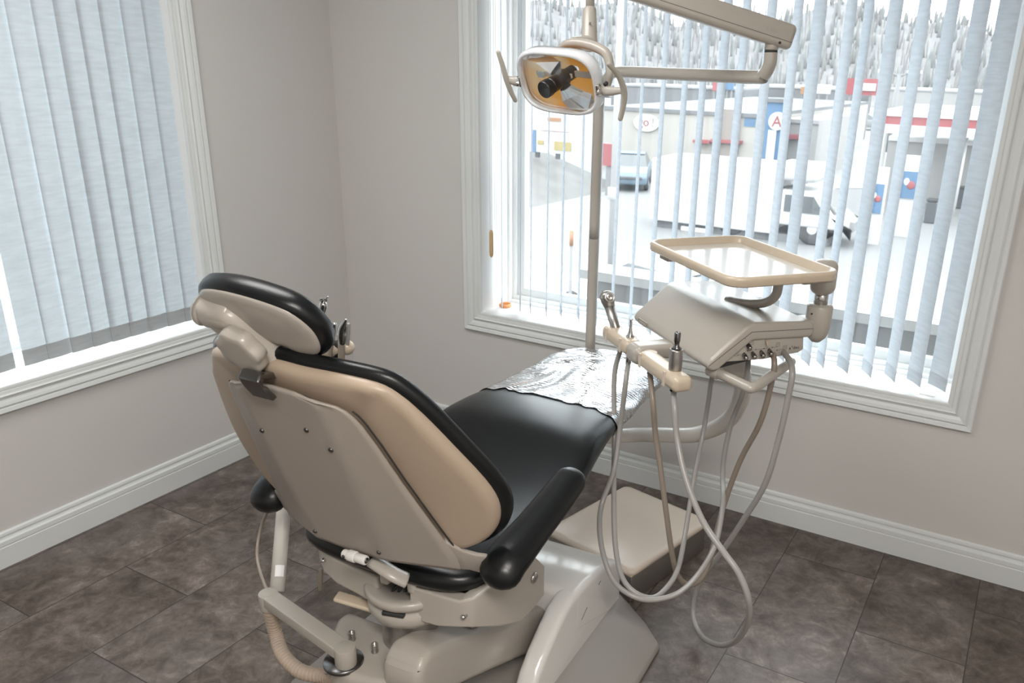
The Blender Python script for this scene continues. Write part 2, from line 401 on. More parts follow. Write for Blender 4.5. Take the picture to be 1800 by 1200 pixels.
# reveals (jamb boards, sill) and vinyl frame + sash + pane
def window(name, a0, a1, z0, z1, fn, gl, gb, cols):
    b = B()
    def bb(a, c, y0, y1, za, zb, bev=0):
        pts = [fn(p, z, y) for p in (a, c) for y in (y0, y1) for z in (za, zb)]
        lo = Vector([min(p[i] for p in pts) for i in range(3)]); hi = Vector([max(p[i] for p in pts) for i in range(3)])
        box(b, (lo+hi)/2, hi-lo, bev=bev)
    J = 0.006
    bb(a0, a1, 0.0, 0.3, z0-0.02, z0); bb(a0, a1, 0.0, 0.3, z1, z1+0.02)
    bb(a0-J, a0+0.001, 0, 0.3, z0, z1); bb(a1-0.001, a1+J, 0, 0.3, z0, z1)
    o = struct(name, b, mt_jamb)
    b = B()   # outer frame
    f = 0.03
    bb(a0, a1, 0.225, 0.285, z0, z0+f); bb(a0, a1, 0.225, 0.285, z1-f, z1); bb(a0, a0+f, 0.225, 0.285, z0+f, z1-f); bb(a1-f, a1, 0.225, 0.285, z0+f, z1-f)
    bb(a0, a1, 0.20, 0.225, z0, z0+0.012); bb(a0, a0+0.012, 0.20, 0.225, z0+0.012, z1); bb(a1-0.012, a1, 0.20, 0.225, z0+0.012, z1)
    link('window_frame', b, mt_jamb, o, False)
    b = B(); s0, s1, t0, t1 = a0+f, a1-f, z0+f, z1-f; g = 0.035
    bb(s0, s1, 0.24, 0.275, t0, t0+g); bb(s0, s1, 0.24, 0.275, t1-g, t1); bb(s0, s0+g, 0.24, 0.275, t0+g, t1-g); bb(s1-g, s1, 0.24, 0.275, t0+g, t1-g)
    link('sash', b, mt_trim, o, False)
    b = B(); bb(s0+g, s1-g, 0.255, 0.259, t0+g, t1-g); link('pane', b, mt_glass, o, False)
    return o
window('window_1', WX0, WX1, WZ0, WZ1, lambda a, z, y: Vector((a, y, z)), 0, 0, 1)
window('window_2', LY0, LY1, WZ0, WZ1, lambda a, z, y: Vector((-y, a, z)), 0, 0, 1)

# unseen ceiling panels, added to dress the two fill lamps
for i, (x, y, lab) in enumerate(((1.2, -1.75, 'flat white panel added for the fill lamp over the dental chair'), (3.3, -3.2, 'flat white panel added for the fill lamp behind the photographer'))):
    t = thing('added_fill_panel', lab, 'added fill panel', (x, y, ZC), group='added fill lamp panels')
    b = B(); box(b, (x, y, ZC-0.008), (1.24, 0.64, 0.015)); link('frame', b, mt_trim, t, False)

# ------------------------------------------------------------------ vertical blinds
def slat(parent, p0, p1, z0, z1, mat, hem_mat, hem=0.045):
    """one fabric vane between floor points p0 (near the room) and p1, slightly bowed, with a weighted hem"""
    p0 = V((*p0, 0)); p1 = V((*p1, 0)); d = p1-p0; nn = Vector((d.y, -d.x, 0)).normalized()
    N_ = 6
    def strip(za, zb, th):
        b = B(); pr = []
        for k in range(N_+1):
            t = k/N_; pr.append(p0+d*t+nn*(0.004*(1-(2*t-1)**2)))
        if th == 0: loft(b, [[p+Vector((0, 0, z)) for p in pr] for z in (za, zb)], False, False, ring_closed=False); return b
        ring = [p+nn*th for p in pr]+[p-nn*th for p in reversed(pr)]
        loft(b, [[p+Vector((0, 0, z)) for p in ring] for z in (za, zb)], False, True)
        return b
    o = link('slat', strip(z0+hem, z1, 0), mat, parent, False)
    link('hem', strip(z0, z0+hem, 0.0009), hem_mat, o, False)
    return o
bl = thing('vertical_blind', 'open vertical blind of narrow pale blue slats over the street window', 'blind', (1.74, 0.06, 2.1))
tips = [0.872, 0.967, 1.02, 1.10, 1.175, 1.259, 1.341, 1.418, 1.50, 1.586, 1.67, 1.739, 1.811, 1.876, 1.964, 2.051, 2.126, 2.22, 2.271, 2.357, 2.437, 2.517, 2.601, 2.682]
angs = [57, 57, 57, 57, 55, 56, 57, 56, 57, 55, 54, 53, 50, 53, 52, 54, 48, 55, 60, 52, 58, 58, 52, 44]
for x, a in zip(tips, angs):
    a = math.radians(a)
    slat(bl, (x, 0.027), (x-0.088*math.cos(a), 0.027+0.088*math.sin(a)), 0.64, 2.1, mt_slat, mt_slat)
b = B(); box(b, (1.744, 0.065, 2.125), (1.88, 0.05, 0.045), bev=0.004); link('headrail', b, mt_trim, bl)
# cords and wooden tassel near the left jamb
cxp = [(0.827, 0.012, 1.2282), (0.8582, 0.012, 1.2307)]
b = B()
for dx in (0, 0.008): tube(b, [(cxp[0][0]+dx, 0.012, 2.1), (cxp[0][0]+dx, 0.012, 0.9674)], 0.0009, n=6, smooth=False)
link('pull_cord', b, mt_cord, bl)
b = B(); tz = 0.9234
lathe(b, (cxp[0][0]+0.004, 0.012, tz-0.055), (0, 0, 1), [(0.002, -0.004), (0.0075, 0.004), (0.009, 0.02), (0.0085, 0.10), (0.006, 0.112), (0.002, 0.114)], 14); link('tassel', b, mt_wood, bl)
b = B(); z = 2.1; zb = 0.8891
x0 = cxp[1][0]-0.008
chain = [(x0, 0.012, 2.1), (x0, 0.012, zb+0.01), (x0+0.004, 0.012, zb), (x0+0.008, 0.012, zb+0.01), (x0+0.008, 0.012, 2.1)]
tube(b, chain, 0.0006, n=5, smooth=False)
zz = zb+0.01
while zz < 2.1:
    for xx in (x0, x0+0.008): 
        t = bmesh.new(); bmesh.ops.create_icosphere(t, subdivisions=1, radius=0.0018)
        bmesh.ops.translate(t, vec=(xx, 0.012, zz), verts=t.verts); merge(b, t)
    zz += 0.006
link('bead_chain', b, mt_cord, bl)

bl = thing('vertical_blind', 'closed vertical blind with grey hem over the side window', 'blind', (-0.05, -1.7, 2.1))
ys = [-.780, -.860, -.940, -1.015, -1.09, -1.160, -1.238, -1.320, -1.400, -1.513]
while ys[-1] > -2.55: ys.append(ys[-1]-.079)
for k, y in enumerate(ys):
    a = math.radians([5, 4, 6, 5, 4, 7, 5, 6, 4, 5][k % 10])
    slat(bl, (-0.032, y-0.088*math.cos(a)), (-0.032-0.088*math.sin(a), y), 0.651, 2.1, mt_slat2, mt_hem, 0.055)
b = B(); box(b, (-0.055, -1.72, 2.125), (0.05, 1.84, 0.045), bev=0.004); link('headrail', b, mt_trim, bl)

# copper ring and paper scrap on the sill
rc = (0.8298, 0.1193, 0.63)
b = B(); pts = [Vector((rc[0]+0.024*math.cos(a), rc[1]+0.024*math.sin(a), WZ0+0.0095)) for a in [2*math.pi*i/24 for i in range(24)]]
tube(b, pts, 0.0035, n=8, sub=1, closed=True, sx=2.4, up=(0, 0, 1))
o = link('copper_ring', b, mt_clay, None, origin=(rc[0], rc[1], WZ0)); tag(o, 'small orange copper ring lying on the white window sill', 'ring')
b = B(); pc = (2.6276, 0.0294, 0.622)
box(b, (pc[0], pc[1], WZ0+0.0016), (0.05, 0.016, 0.003), ax=(Vector((0.9, -0.1, 0)).normalized(), Vector((0.1, 0.9, 0)).normalized(), ZZ), bev=0.001)
o = link('paper_scrap', b, mt_label, None, origin=(pc[0], pc[1], WZ0)); tag(o, 'small white strip of paper on the window sill under the slats', 'paper')

# ================================================================== OUTSIDE
G = -3.55
def hz(c, k=0.0): return tuple(c)
me_ground = M('snowy_asphalt', (0.155, 0.155, 0.155), 0.85, var=0.1, vscale=0.35)
me_snow = M('old_snow', (0.24, 0.24, 0.245), 0.9, var=0.1, vscale=0.6)
me_bank = M('grey_embankment', (0.12, 0.117, 0.112), 0.95, var=0.35, vscale=0.9)
me_hill = M('bare_wooded_hill', (0.17, 0.167, 0.167), 1.0, var=0.3, vscale=0.15, spec=0.0)  # haze painted in: hill and tree colours kept pale and close together
me_tree = M('hazy_evergreen', (0.165, 0.17, 0.168), 1.0, var=0.15, vscale=0.5, spec=0.0)
me_btree = M('bare_grey_branches', (0.19, 0.185, 0.183), 1.0, var=0.15, vscale=0.5, spec=0.0)
me_wall1 = M('cream_store_wall', (0.29, 0.275, 0.255), 0.85, var=0.04, vscale=1)
me_wall2 = M('grey_store_wall', (0.25, 0.245, 0.24), 0.85)
me_roof = M('dark_grey_roof', (0.13, 0.133, 0.138), 0.9, var=0.2, vscale=0.4)
me_brick = M('brown_brick', (0.2, 0.175, 0.16), 0.9)
me_red = M('red_paint', (0.22, 0.06, 0.065), 0.6)
me_blue = M('blue_paint', (0.065, 0.125, 0.21), 0.6)
me_white = M('white_paint', (0.42, 0.42, 0.42), 0.5)
me_dark = M('dark_glass_panel', (0.08, 0.085, 0.09), 0.2)
me_tyre = M('tyre_rubber', (0.05, 0.05, 0.052), 0.8)
me_steel = M('galvanised_pole', (0.17, 0.17, 0.17), 0.6)
me_yell = M('yellow_panel', (0.26, 0.21, 0.09), 0.6)
me_org = M('orange_paint', (0.25, 0.13, 0.07), 0.6)
me_cblue = M('pale_blue_car_paint', (0.12, 0.165, 0.21), 0.25)
me_ledge = M('exterior_ledge_metal', (0.3, 0.3, 0.3), 0.5)
me_ledge2 = M('grey_ledge_face', (0.17, 0.17, 0.17), 0.7)

b = B(); box(b, (-5, 120, G-0.1), (500, 260, 0.2)); struct('ground', b, me_ground)
def patch(name, pts, z, mat):
    b = B(); extrude(b, [(p[0], p[1], z) for p in pts], (0, 0, 0.03)); struct(name, b, mat)
patch('pavement_snow', [(-11.2539, 18.592, -3.5), (3.0623, 17.9615, -3.5), (3.1934, 14.4016, -3.5), (-2.0521, 4.5692, -3.5)], G, me_snow)
patch('lot_snow', [(-15.0743, 69.5217, -3.5), (0.4099, 78.3423, -3.5), (1.8394, 44.309, -3.5), (-6.756, 37.0586, -3.5)], G, me_snow)
# embankment left
b = B(); e0 = (-14.1929, 23.0708, -3.55); e1 = (-13.7725, 31.6062, -3.55)
ed = (V(e1)-V(e0)).normalized(); en = Vector((-ed.y, ed.x, 0))
extrude(b, [V(e0)-ed*8, V(e0)-ed*8+en*5+ZZ*1.5, V(e0)-ed*8+en*12+ZZ*1.5, V(e0)-ed*8+en*14], ed*((V(e1)-V(e0)).length+8))
struct('embankment', b, me_bank)

# wooded hill
b = B(); nx, ny = 60, 10
grid = []
for j in range(ny+1):
    row = []
    for i in range(nx+1):
        a = -1.15+1.5*i/nx; r_ = 150+190*j/ny
        x = 2.8+r_*math.sin(a); yy = -2.9+r_*math.cos(a)
        t = j/ny
        top = 20+3*math.sin(i*0.55)+2.2*math.sin(i*1.37+1)-7.5*max(0, (i-38)/22.0)
        z = G+(top-G)*(t*t*(3-2*t)) if j < ny else top
        row.append(b.verts.new((x, yy, z+random.uniform(-0.5, 0.5))))
    grid.append(row)
for j in range(ny):
    for i in range(nx): b.faces.new((grid[j][i], grid[j][i+1], grid[j+1][i+1], grid[j+1][i]))
struct('hill', b, me_hill, True)
def hill_z(a, r_):
    i = (a+1.15)/1.5*nx; t = min(1, max(0, (r_-150)/190)); top = 20+3*math.sin(i*0.55)+2.2*math.sin(i*1.37+1)-7.5*max(0, (i-38)/22.0)
    return G+(top-G)*(t*t*(3-2*t))
rnd = random.Random(3)
for nm, mat, cnt, lab in (('evergreen_trees', me_tree, 900, 'hazy dark evergreens covering the far hillside'), ('bare_trees', me_btree, 1500, 'hazy bare grey trees covering the far hillside')):
    b = B()
    for _ in range(cnt):
        a = rnd.uniform(-0.75, 0.12); r_ = rnd.uniform(160, 335)
        x = 2.8+r_*math.sin(a); yy = -2.9+r_*math.cos(a); z = hill_z(a, r_)-0.5
        h = rnd.uniform(3, 6) if nm[0] == 'e' else rnd.uniform(3, 6); rr = h*(0.13 if nm[0] == 'e' else 0.07)
        if nm[0] == 'e':
            lathe(b, (x, yy, z), (0, 0, 1), [(rr*0.3, 0), (rr, h*0.15), (rr*0.55, h*0.5), (0.05, h)], 6)
        else:
            lathe(b, (x, yy, z), (rnd.uniform(-.1, .1), 0, 1), [(rr*0.12, 0), (rr*.5, h*0.3), (rr*0.6, h*0.65), (rr*.35, h*.9), (0.05, h)], 6)
    o = link(nm, b, mat, None, True, origin=(-60, 200, 10)); tag(o, lab, 'trees', kind='stuff')

# ---- buildings : low stores across the street, all axis-aligned to the picture's far street
def bld(name, label, cat, x0, x1, y0, y1, z1, wall, roof=me_roof, group=None, z0=None):
    t = thing(name, label, cat, ((x0+x1)/2, (y0+y1)/2, G), group)
    z0 = G if z0 is None else z0
    b = B(); quadbox(b, x0, x1, y0, y1, z0, z1); link('wall', b, wall, t, False)
    b = B(); quadbox(b, x0, x1, y0-0.1, y1, z1, z1+0.18); link('roof', b, roof, t, False)
    return t
g0 = (-16.4943, 35.5462, -0.383); g1 = (-9.9179, 39.3634, 0.1361)
gy = 38.0
A_ = (-18.2344, 38, -0.5365); B_ = (-9.5559, 38, -0.1299)
st = bld('store_building', 'long low cream store with dark flat roof and oval sign', 'building', A_[0], B_[0], gy, gy+26, A_[2], me_wall1)
s = (-15.626, 37.8, -1.0813)
b = B(); lathe(b, (s[0], gy-0.02, s[2]), (0, -1, 0), [(0.01, 0), (1, 0), (1, 0.12), (0.01, 0.12)], 32, xa=(1, 0, 0))
for v in b.verts: v.co = Vector((s[0]+(v.co.x-s[0])*0.72, v.co.y, s[2]+(v.co.z-s[2])*0.43))
sg = link('oval_sign', b, me_white, st, False); sg['label'] = 'white oval sign with red letters'
tb = text_bm('go', 0.62, (s[0]-0.44, gy-0.15, s[2]-0.16), (1, 0, 0), (0, 0, 1), 0.01); link('sign_lettering', tb, me_red, sg, False)
tb = text_bm('!', 0.6, (s[0]+0.30, gy-0.15, s[2]-0.16), (1, 0, 0), (0, 0, 1), 0.01); link('sign_lettering', tb, me_steel, sg, False)
p = (-11.5498, 38, -0.3036); p2 = (-10.6354, 38, -1.8722)
b = B(); quadbox(b, p[0], p2[0], gy-0.25, gy, G, p[2]+0.1); link('brick_pillar', b, me_brick, st, False)
for (px0, px1, pz) in ((-12.867, -11.9865, -1.7948), (-11.9303, -10.4125, -1.7095)):
    b = B(); quadbox(b, px0, px1, gy-0.5, gy, pz-0.07, pz+0.07); link('awning', b, me_red, st, False)
p = (-10.1688, 38, -0.7673)
b = B(); quadbox(b, p[0]-0.28, p[0]+0.28, gy-0.03, gy, p[2]-0.2, p[2]+0.2); link('window', b, me_blue, st, False)
# blue corner store
A_ = (-9.4422, 38, 0.1098); B_ = (-8.5888, 38, 0.1475)
bs = bld('store_building', 'narrow blue store front with round white sign', 'building', A_[0], B_[0], gy-0.1, gy+1.5, A_[2]+0.1, me_blue)
s = (-8.7716, 37.8, -0.6314)
b = B(); lathe(b, (s[0], gy-0.12, s[2]), (0, -1, 0), [(0.01, 0), (0.42, 0), (0.42, 0.1), (0.01, 0.1)], 28); sg = link('round_sign', b, me_white, bs, False)
tb = text_bm('A', 0.72, (s[0]-0.24, gy-0.24, s[2]-0.25), (1, 0, 0), (0, 0, 1), 0.01); link('sign_lettering', tb, me_red, sg, False)
b = B(); q_ = (-9.0171, 38, -1.9522); quadbox(b, q_[0]-0.15, q_[0]+0.25, gy-0.16, gy-0.1, G, q_[2]+0.9); link('door', b, me_white, bs, False)
# pale building right of the blue store
A_ = (-8.9322, 40, -0.7846); B_ = (-7.3009, 40, -0.6966)
ps = bld('store_building', 'pale grey store with red awning right of the blue store', 'building', A_[0], B_[0], 40, 50, A_[2], me_wall2, me_wall2)
p = (-8.4838, 39.8, -1.4328)
b = B(); quadbox(b, p[0]-0.3, p[0]+0.35, 39.5, 40, p[2]-0.1, p[2]+0.1); link('awning', b, me_red, ps, False)
# far row : dark roofs and sign boards
def far(name, label, cat, x0, y0p, x1, y1p, D, mat, group=None, depth=6):
    pass
rows = [
 ('warehouse', 'dark long warehouse with snowy roof behind the cream store', (-36.4469, 75, -0.2045), (-23.654, 75, -1.1689), 75, 83, me_roof, me_snow),
 ('warehouse', 'dark far warehouse at the right of the snowy roof', (-27.1982, 85, -0.0673), (-15.9584, 85, -1.1654), 86, 100, me_roof, me_wall2),
 ('warehouse', 'grey far warehouse below the street lamp', (-12.9584, 90, 0.0606), (-0.5345, 90, -1.1297), 90, 104, me_wall2, me_snow)]
for nm, lb, a, c, ya, yb, mw, mr in rows: bld(nm, lb, 'building', a[0], c[0], ya, yb, a[2], mw, mr)
def panel(name, label, cat, a, c, yv, mat, th=0.3, posts=True, group=None):
    t = thing(name, label, cat, ((a[0]+c[0])/2, yv, G), group)
    z0, z1 = min(a[2], c[2]), max(a[2], c[2]); x0, x1 = min(a[0], c[0]), max(a[0], c[0])
    b = B(); quadbox(b, x0, x1, yv, yv+th, z0, z1); link('board', b, mat, t, False)
    if posts:
        for x in (x0+0.2*(x1-x0), x0+0.8*(x1-x0)):
            b = B(); quadbox(b, x-0.06, x+0.06, yv+th*0.3, yv+th*0.6, G, z0); link('post', b, me_steel, t, False)
    return t
t = panel('sign_board', 'red and white sign board beyond the parked cars', 'sign', (-12.7826, 70, 1.2032), (-10.1032, 70, -0.0493), 70, me_red)
a = (-11.6577, 69.8, 0.8487); c = (-10.2495, 69.8, 0.2936)
b = B(); quadbox(b, a[0], c[0], 69.85, 69.99, c[2], a[2]); link('sign_stripe', b, me_white, t, False)
panel('sign_board', 'small white sign board left of the red sign', 'sign', (-14.9173, 70, 0.6518), (-13.8472, 70, -0.064), 70, me_white)
panel('sign_board', 'small orange sign on the dark far warehouse', 'sign', (-19.9248, 84, 0.1928), (-19.2121, 84, -0.5304), 84, me_org)
panel('sign_board', 'small red sign on the dark far warehouse', 'sign', (-25.5064, 74, 0.5725), (-24.654, 74, -0.2915), 74, me_red)
panel('sign_board', 'small blue sign on the dark far warehouse', 'sign', (-24.2452, 74, 0.6125), (-23.5185, 74, -0.1506), 74, me_blue)
panel('sign_board', 'long white sign above the dark far warehouse', 'sign', (-25.3658, 84, 0.2242), (-23.6532, 84, -0.7033), 84, me_white)

# gas station canopy with pumps and advertising boards
gyv = 30.0
cn = thing('station_canopy', 'filling station canopy with a red band and white edges', 'canopy', (-0.9573, gyv, G))
a = (-2.6641, 30, 0.2109); c = (1.2585, 30, -0.0772)
b = B(); quadbox(b, a[0], c[0], gyv, gyv+8, c[2], a[2]); link('red_band', b, me_red, cn, False)
b = B(); quadbox(b, a[0]-0.05, c[0], gyv-0.05, gyv+8.1, a[2], a[2]+0.2); quadbox(b, a[0]-0.05, c[0], gyv-0.05, gyv+8, c[2]-0.3, c[2]); link('white_fascia', b, me_white, cn, False)
for px in (-3.0319, -0.0928):
    b = B(); cyl(b, (px, gyv+3, G), (px, gyv+3, c[2]-0.3), 0.15, 10); link('column', b, me_white, cn)
kiosk = bld('station_kiosk', 'low pale kiosk under the filling station canopy', 'building', -3.3013, 0.4671, 36, 40, -1.0534, me_wall2, me_white)
for lab, pa, pc, yv in (('tall blue drinks poster near the middle of the forecourt', (-1.3226, 27, -1.3708), (-0.7165, 27, -2.2483), 27), ('tall blue drinks poster at the left of the forecourt', (-1.8992, 25, -1.6255), (-1.4316, 25, -2.5457), 25)):
    t = thing('poster_board', lab, 'poster', ((pa[0]+pc[0])/2, yv, G))
    b = B(); quadbox(b, pa[0], pc[0], yv, yv+0.25, pc[2], pa[2]+0.5); quadbox(b, pa[0], pc[0], yv+0.05, yv+0.2, G, pc[2]); link('frame', b, me_white, t, False)
    w_ = pc[0]-pa[0]
    b = B(); quadbox(b, pa[0]+0.04, pc[0]-0.04, yv-0.02, yv, pc[2], pa[2]); link('blue_panel', b, me_blue, t, False)
    b = B(); sphere(b, (pa[0]+w_*0.6, yv-0.03, (pa[2]+pc[2])/2), (w_*0.22, 0.02, w_*0.22)); link('red_dot', b, me_red, t)
    b = B(); sphere(b, (pa[0]+w_*0.35, yv-0.03, (pa[2]+pc[2])/2+0.1), (w_*0.15, 0.02, w_*0.2)); link('white_dot', b, me_white, t)
for lab, pa, pc in (('dark waste bin on the forecourt below the poster', (-0.772, 30.4756, -3.55), (-0.3905, 30.7699, -3.55)), ('dark box at the right of the forecourt', (-0.2378, 35.1744, -3.55), (0.2308, 35.5478, -3.55))):
    w_ = pc[0]-pa[0]; t = thing('waste_bin', lab, 'bin', ((pa[0]+pc[0])/2, pa[1]+0.3, G), group='dark boxes on the forecourt')
    b = B(); box(b, ((pa[0]+pc[0])/2, pa[1]+0.3, G+0.4), (w_, 0.5, 0.8), bev=0.05); link('body', b, me_dark, t, False)
    b = B(); box(b, ((pa[0]+pc[0])/2, pa[1]+0.3, G+0.84), (w_*1.05, 0.55, 0.08), bev=0.02); link('lid', b, me_tyre, t, False)
for lab, px, py in (('red and white fuel pump right of the blue poster', 1640, 330), ('pale fuel pump at the left of the forecourt', 1560, 335)):
    pass
fp = (-1.0677, 38.7394, -3.55)
t = thing('fuel_pump', 'fuel pump with red top under the canopy', 'pump', fp)
b = B(); box(b, (fp[0], fp[1], G+0.8), (0.7, 0.4, 1.6), bev=0.05); link('body', b, me_white, t, False)
b = B(); box(b, (fp[0], fp[1], G+1.75), (0.75, 0.45, 0.3), bev=0.03); link('top', b, me_red, t, False)

# street lamp with twin heads
sl = (-7.0522, 60, 1.6278)
t = thing('street_lamp', 'tall grey street lamp with two pale heads by the hill', 'street lamp', (sl[0], 60, G))
b = B(); cyl(b, (sl[0], 60, G), (sl[0], 60, sl[2]), 0.16, 8); link('pole', b, me_steel, t)
for sgn in (-1, 1):
    b = B(); tube(b, [(sl[0], 60, sl[2]-0.2), (sl[0]+sgn*0.6, 60, sl[2]+0.1)], 0.06, n=6, smooth=False); link('arm', b, me_steel, t)
    b = B(); box(b, (sl[0]+sgn*0.95, 60, sl[2]+0.15), (0.9, 0.4, 0.2), bev=0.05); link('lamp_head', b, me_white, t)

# white post just outside
up_ = (-6.5145, 16, -0.8014)
t = thing('utility_pole', 'pale round pole standing at the near kerb', 'pole', (up_[0], 16, G))
b = B(); cyl(b, (up_[0], 16, G), (up_[0], 16, 5.5), 0.085, 12); link('pole', b, me_ledge, t)
b = B(); box(b, (up_[0], 15.9, G+2.2), (0.2, 0.05, 0.3)); link('plate', b, me_white, t)

# advertising board on posts (left)
ab = thing('price_board', 'white roadside board with yellow panels on dark posts', 'sign', (-16.6597, 30, G))
a = (-17.9499, 30, -0.3858); c = (-15.5564, 30, -2.0994)
b = B(); quadbox(b, a[0], c[0], 30, 30.2, c[2], a[2]); link('board', b, me_white, ab, False)
for q0, q1, mt in (((-16.4736, 29.95, -1.5708), (-15.6191, 29.95, -1.9535), me_yell), ((-17.3348, 29.95, -1.5767), (-17.033, 29.95, -1.7549), me_yell), ((-17.6103, 29.95, -1.1495), (-17.4484, 29.95, -2.1314), me_blue), ((-16.8455, 29.95, -0.5718), (-16.1718, 29.95, -0.729), me_org), ((-17.1912, 29.95, -1.1497), (-15.7287, 29.95, -1.1366), me_red)):
    b = B(); quadbox(b, q0[0], q1[0], 29.95, 30, q1[2], q0[2]); link('printed_panel', b, mt, ab, False)
for px in (-17.4122, -16.3458):
    b = B(); quadbox(b, px-0.09, px+0.09, 30.02, 30.16, G+1.2, c[2]); link('post', b, me_dark, ab, False)
# red phone-like kiosk
a = (-13.51, 29, -1.4154); c = (-13.0938, 29, -2.3137)
t = thing('red_box', 'red upright board left of the pale pole', 'sign', ((a[0]+c[0])/2, 29, G))
b = B(); quadbox(b, a[0]-0.1, c[0], 29, 29.3, c[2], a[2]); link('board', b, me_red, t, False)
b = B(); quadbox(b, (a[0]+c[0])/2-0.1, (a[0]+c[0])/2+0.1, 29.1, 29.2, G, c[2]); link('post', b, me_steel, t, False)

# ---- vehicles
def wheel(parent, c, ax, r, w_):
    b = B(); lathe(b, V(c)-V(ax)*w_/2, ax, [(r*0.55, 0), (r*0.9, 0), (r, w_*0.2), (r, w_*0.8), (r*0.9, w_), (r*0.55, w_)], 20)
    o = link('wheel', b, me_tyre, parent)
    b = B(); lathe(b, V(c)-V(ax)*(w_/2+0.01), ax, [(0.05, 0), (r*0.5, 0.02), (r*0.55, w_+0.0), (0.05, w_+0.02)], 16); link('hub', b, me_white, o)
tx0 = (-8.8339, 22.5209, -3.55)[0]; ty = 23.5
bx1 = -4.5486; ztop = -1.2326; zbot = -3.3148
tr = thing('box_truck', 'white box truck driving along the street', 'truck', ((tx0+bx1)/2, ty+1.2, G))
b = B(); box(b, ((tx0+bx1)/2, ty+1.2, (ztop+zbot)/2), (bx1-tx0, 2.4, ztop-zbot), bev=0.05, seg=2); link('cargo_box', b, me_white, tr, False)
b = B(); quadbox(b, tx0+0.1, bx1+1.8, ty+0.25, ty+2.1, zbot-0.35, zbot); link('chassis', b, me_roof, tr, False)
b = B(); quadbox(b, tx0+1.2, bx1-2.2, ty+0.05, ty+0.15, zbot-0.75, zbot-0.1); quadbox(b, tx0-0.1, tx0+0.05, ty+0.1, ty+2.3, zbot-0.55, zbot-0.35); link('side_guard', b, me_white, tr, False)
hx = -2.1026
zc_ = -2.0447
b = B()
zr = -1.9052; zh = -2.6534; zk = G+0.55
prof = [(bx1+0.08, zk), (bx1+0.08, zr), (bx1+1.35, zr), (bx1+1.9, zh+0.1), (hx-0.25, zh-0.12), (hx, zh-0.4), (hx, zk)]
extrude(b, [(x, ty+0.1, z) for x, z in prof], (0, 2.1, 0), bev=0.08, seg=2); link('cab', b, me_white, tr)
b = B(); extrude(b, [(bx1+0.35, ty+0.06, zh+0.1), (bx1+0.35, ty+0.06, zr-0.12), (bx1+1.25, ty+0.06, zr-0.12), (bx1+1.65, ty+0.06, zh+0.1)], (0, 0.05, 0)); link('side_window', b, me_dark, tr, False)
b = B(); extrude(b, [(bx1+1.42, ty+0.25, zr-0.08), (bx1+1.93, ty+0.25, zh+0.12), (bx1+1.93, ty+2.05, zh+0.12), (bx1+1.42, ty+2.05, zr-0.08)], (0.05, 0, 0.04)); link('windscreen', b, me_steel, tr, False)
b = B(); box(b, (bx1+0.5, ty+1.2, ztop-0.15), (1.6, 2.1, 0.5), bev=0.2); link('roof_fairing', b, me_white, tr)
b = B(); quadbox(b, hx-0.02, hx+0.12, ty+0.2, ty+2.1, zk, zk+0.3); link('bumper', b, me_steel, tr, False)
b = B(); box(b, (bx1+1.7, ty-0.15, zh+0.35), (0.12, 0.12, 0.4), bev=0.02); link('mirror', b, me_dark, tr)
for x in (tx0+1.9, hx-1.15): wheel(tr, (x, ty+0.3, G+0.5), (0, -1, 0), 0.5, 0.3)
wheel(tr, (tx0+2.9, ty+0.3, G+0.5), (0, -1, 0), 0.5, 0.3)

def car(name, label, pos, heading, L_, paint, glassm, group=None):
    t = thing(name, label, 'car', pos, group); X = Vector((math.cos(heading), math.sin(heading), 0)); Y = Vector((-X.y, X.x, 0)); p = V(pos)
    def P(x, y, z): return p+X*x*L_/4.5+Y*y+ZZ*z
    prof = [(-2.2, 0.3), (-2.25, 0.7), (-2.1, 0.95), (-1.3, 1.0), (1.0, 0.98), (2.0, 0.85), (2.25, 0.65), (2.2, 0.3)]
    b = B(); extrude(b, [P(x, -0.85, z) for x, z in prof], Y*1.7, bev=0.1, seg=3); link('body', b, paint, t)
    cab = [(-1.75, 0.95), (-1.15, 1.42), (0.15, 1.45), (1.05, 0.95)]
    b = B(); lo = [P(x, -0.78, 0.95) for x in (-1.75, 1.05)]
    loft(b, [[P(x, -0.78, z) if z < 1 else P(x, -0.62, z) for x, z in cab], [P(x, 0.78, z) if z < 1 else P(x, 0.62, z) for x, z in cab]], False, True)
    link('cabin_glass', b, glassm, t, False)
    b = B(); extrude(b, [P(-1.2, -0.6, 1.41), P(0.2, -0.6, 1.44), P(0.2, 0.6, 1.44), P(-1.2, 0.6, 1.41)], ZZ*0.05, bev=0.02); link('roof', b, paint, t)
    for x in (-1.4, 1.4):
        for y in (-0.8, 0.8): wheel(t, P(x, y, 0.32), Y, 0.32, 0.2)
    b = B(); box(b, P(2.22, 0, 0.6), (0.1, 1.3, 0.14), (X, Y, ZZ), bev=0.03); link('grille', b, me_dark, t)
    return t
car('parked_car', 'pale blue car parked behind the white truck', (-13.8386, 32.5221, -3.55), -1.2, 4.3, me_cblue, me_dark)
car('white_car', 'white car stopped at the near kerb below the window', (-3.8588, 12.6349, G), 2.85, 4.8, me_white, me_dark)
car('parked_car', 'dark car parked far away at the left of the canopy', (-16.956, 83.9482, -3.55), 0.1, 4.4, me_dark, me_steel)
car('parked_car', 'grey car parked far away beside the canopy', (-13.2237, 83.9253, -3.55), 0.2, 4.4, me_steel, me_dark)
